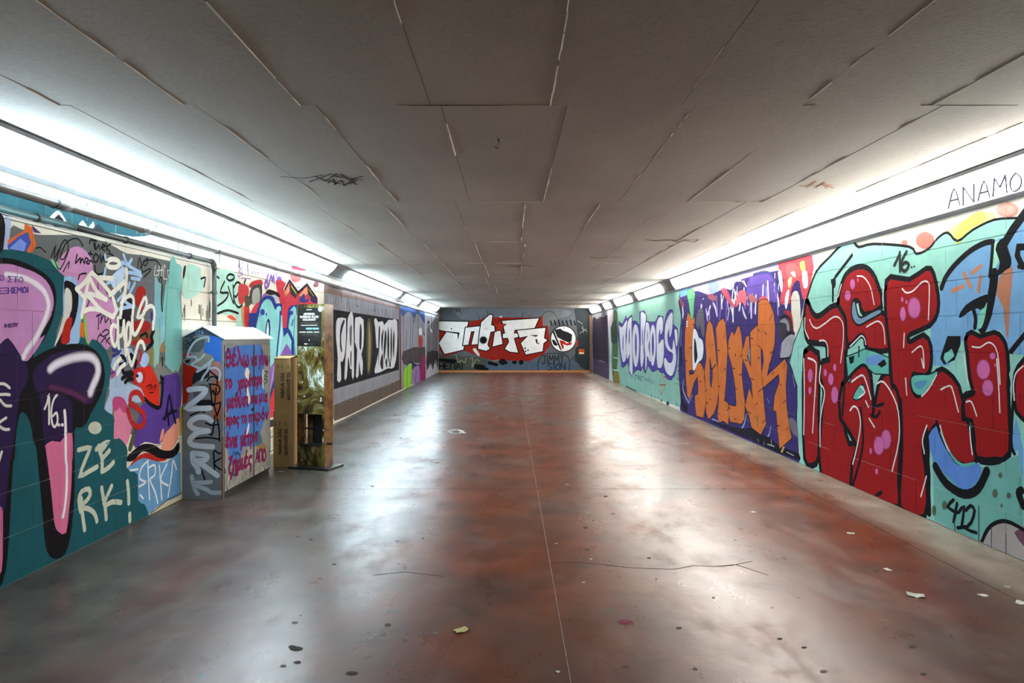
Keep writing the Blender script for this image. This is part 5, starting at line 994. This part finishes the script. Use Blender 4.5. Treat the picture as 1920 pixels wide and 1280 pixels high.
# ---- cardboard boxes
M_card = plain('cardboard', '#967a50', .8, 0, .10, 6, .2); M_card2 = plain('cardboard_edge', '#a3875c', .8, 0, .1, 6, .2); M_ink = plain('brown_ink', '#21170f', .7)
def carton(label, X0, X1, Y0, Y1, Z0, Z1, cols, top):
    c = tag(empty('cardboard_box', ((X0+X1)/2, (Y0+Y1)/2, Z0)), label, 'box', 'stacked cardboard boxes')
    MB().box(X0, X1, Y0, Y1, Z0, Z1-.003 if top else Z1, .003).build('body', M_card, c)
    if top:
        MB().prism([(Y0-.006, Z1-.012), (Y0, Z1), ((Y0+Y1)/2-.01, Z1+.014), ((Y0+Y1)/2-.01, Z1+.010), (Y0+.002, Z1-.006)], 'x', X0, X1).build('flap', M_card2, c)
        MB().prism([(Y1+.004, Z1-.01), (Y1, Z1), ((Y0+Y1)/2+.005, Z1+.024), ((Y0+Y1)/2+.005, Z1+.019), (Y1-.002, Z1-.004)], 'x', X0, X1).build('flap', M_card2, c)
    else: MB().box(X0+.001, X1-.001, Y0-.0008, Y0+.05, Z1-.03, Z1-.028).build('flap_seam', M_card2, c)
    for txt, x, z0, z1, h in cols:
        me = text_mesh(txt, h, .0024); 
        w_ = max(v.co.x for v in me.vertices)-min(v.co.x for v in me.vertices); o = pr(me, M_ink, c, x, Y0-.0006, (z0+z1)/2, (math.pi/2, math.pi/2, 0)); o.scale = ((z0-z1)/w_, 1, 1)
    zt = cols[0][2]
    for x, dz in ((cols[0][1], .05), (cols[1][1], .05), (cols[1][1]-.045, .05)): MB().box(x-.003, x+.003, Y0-.0008, Y0, zt+.035, zt+.035+dz*.8).build('print', M_ink, c)
    return c
carton('lower closed cardboard box on the floor beside the dispenser stand', -2.602, -2.415, 7.49, 7.90, 0, .612, (('ΤΟ ΚΟΥΛΟΥΡΙ', -2.466, .42, .131, .046), ('ΤΟΥ ΨΥΡΡΗ', -2.533, .42, .14, .046)), False)
carton('upper cardboard box with loose top flaps stacked on another box', -2.594, -2.415, 7.495, 7.89, .612, 1.20, (('ΤΟ ΚΟΥΛΟΥΡΙ', -2.440, 1.046, .734, .046), ('ΤΟΥ ΨΥΡΡΗ', -2.507, 1.035, .755, .046)), True)
# ---- hook in the ceiling
h = empty('ceiling_hook', (-.068, 3.97, ZC-.001)); hx, hy = -.068, 3.97
MB().tube([(hx, hy, ZC+.003), (hx, hy, ZC-.004)], .016, 12).build('plate', M_dpipe, h)
MB().tube([(hx, hy, ZC-.002), (hx, hy, ZC-.022)]+[(hx-.010+.012*math.cos(t), hy, ZC-.036-.013*math.sin(t)) for t in [math.pi*k/8-.9 for k in range(11)]], .0028, 8).build('hook', plain('rusty_hook', '#5b4a2c', .6, .5), h)
tag(h, 'small rusty metal hook hanging from the ceiling', 'hook')
# ---- litter on the floor
M_paper = plain('paper_white', '#d9d7d0', .7, 0, .05, 30); M_ypaper = plain('paper_yellow', '#cfc48a', .7, 0, .08, 30)
def scrap(px_, py_, w_, d, mat, label, group=None, seed=0, ang=0, name='paper_scrap'):
    X, Y = SF.px(px_, py_); r_ = random.Random(seed); n = 4; bm = bmesh.new(); gr = []
    for i in range(n+1):
        row = []
        for j in range(n+1):
            u, v = i/n-.5, j/n-.5; e = 1-.25*r_.random() if abs(u) > .45 or abs(v) > .45 else 1
            row.append(bm.verts.new((u*w_*e, v*d*e, .0022+(abs(u)*r_.uniform(0, .22)+abs(v)*r_.uniform(0, .22))*min(w_, d))))
        gr.append(row)
    for i in range(n):
        for j in range(n): bm.faces.new((gr[i][j], gr[i+1][j], gr[i+1][j+1], gr[i][j+1]))
    bmesh.ops.solidify(bm, geom=bm.faces[:], thickness=.0008)
    lo = min(v.co.z for v in bm.verts)
    for v in bm.verts: v.co.z -= lo-.0003
    me = bpy.data.meshes.new(name); bm.to_mesh(me); bm.free()
    o = link(name, me, mat); o.location = (X, Y, 0); o.rotation_euler = (0, 0, ang); tag(o, label, 'paper scrap', group); return o
scrap(865, 1182, .075, .06, M_ypaper, 'yellowish folded paper scrap on the open floor', None, 1, .6)
scrap(1717, 1117, .10, .07, M_paper, 'largest white paper scrap on the floor below the red letters', None, 2, -.4)
scrap(1280, 832, .26, .03, M_paper, 'long thin white paper strip on the floor near the orange letters', None, 3, .05)
for k, (x, y, s_, lb) in enumerate(((1843, 1116, .06, 'white paper scrap on the floor out from the grey painted dome'), (1913, 1130, .07, 'bent white paper scrap farthest out on the floor beyond the grey dome'), (1664, 1068, .05, 'small white scrap on the floor between the largest scrap and the red letters'), (1595, 1000, .055, 'white scrap on the floor below the two-lobed red letter'),
    (1412, 960, .05, 'white scrap on the red floor out from the orange letters'), (1557, 894, .035, 'small white crumb at the wall foot below the narrow red bar'), (1888, 1100, .03, 'smallest white crumb on the floor by the grey painted dome'), (1612, 929, .03, 'small crumb on the grey floor edge below the red letters'))): scrap(x, y, s_, s_*.7, M_paper, lb, 'scraps by the right wall', 10+k, k*.9)
scrap(818, 866, .07, .05, M_paper, 'white paper scrap on the floor out from the dispenser stand', None, 30, .3)
for k, (x, y, lb) in enumerate(((1043, 1019, 'tiny paper crumb by the floor joint between the crack and the cross joint'), (1108, 1048, 'tiny paper crumb right beside the dark hairline crack'), (1046, 1259, 'tiny paper crumb by the floor joint past the yellowish scrap'), (1094, 1092, 'tiny paper crumb between the dark crack and the yellowish scrap'))): scrap(x, y, .022, .018, M_paper, lb, 'crumbs by the floor joint', 40+k, k)
scrap(527, 884, .06, .04, M_paper, 'white paper scrap between the cabinet and the cardboard boxes', None, 50, .2)
scrap(752, 821, .08, .05, M_paper, 'white paper scrap on the floor near the sprayed loop', None, 51, .5)

# ---- faint scrawl on the diffuser over the red letters
lamp = [o for o in bpy.data.objects if o.get('label', '').endswith('above the big red letters')][0]
dv = Vector((INR-XR, 0, ZC-TOPR)).normalized(); nv = Vector((-abs(dv.z), 0, -abs(dv.x)))
SLR = Surf(Vector((XR, 0, TOPR))+nv*.0205, (0, 1, 0), dv, nv)
for ch, x0, x1 in (('A', 1778, 1800), ('N', 1806, 1826), ('A', 1834, 1856), ('M', 1862, 1888), ('O', 1894, 1915)):
    a = Art('scrawl', SLR, lamp, 'PX'); a.text(ch, (x0, 392-(x0-1778)*.27), (x1, 392-(x1-1778)*.27), 34, 3.6, '#8d8a9c'); a.done()
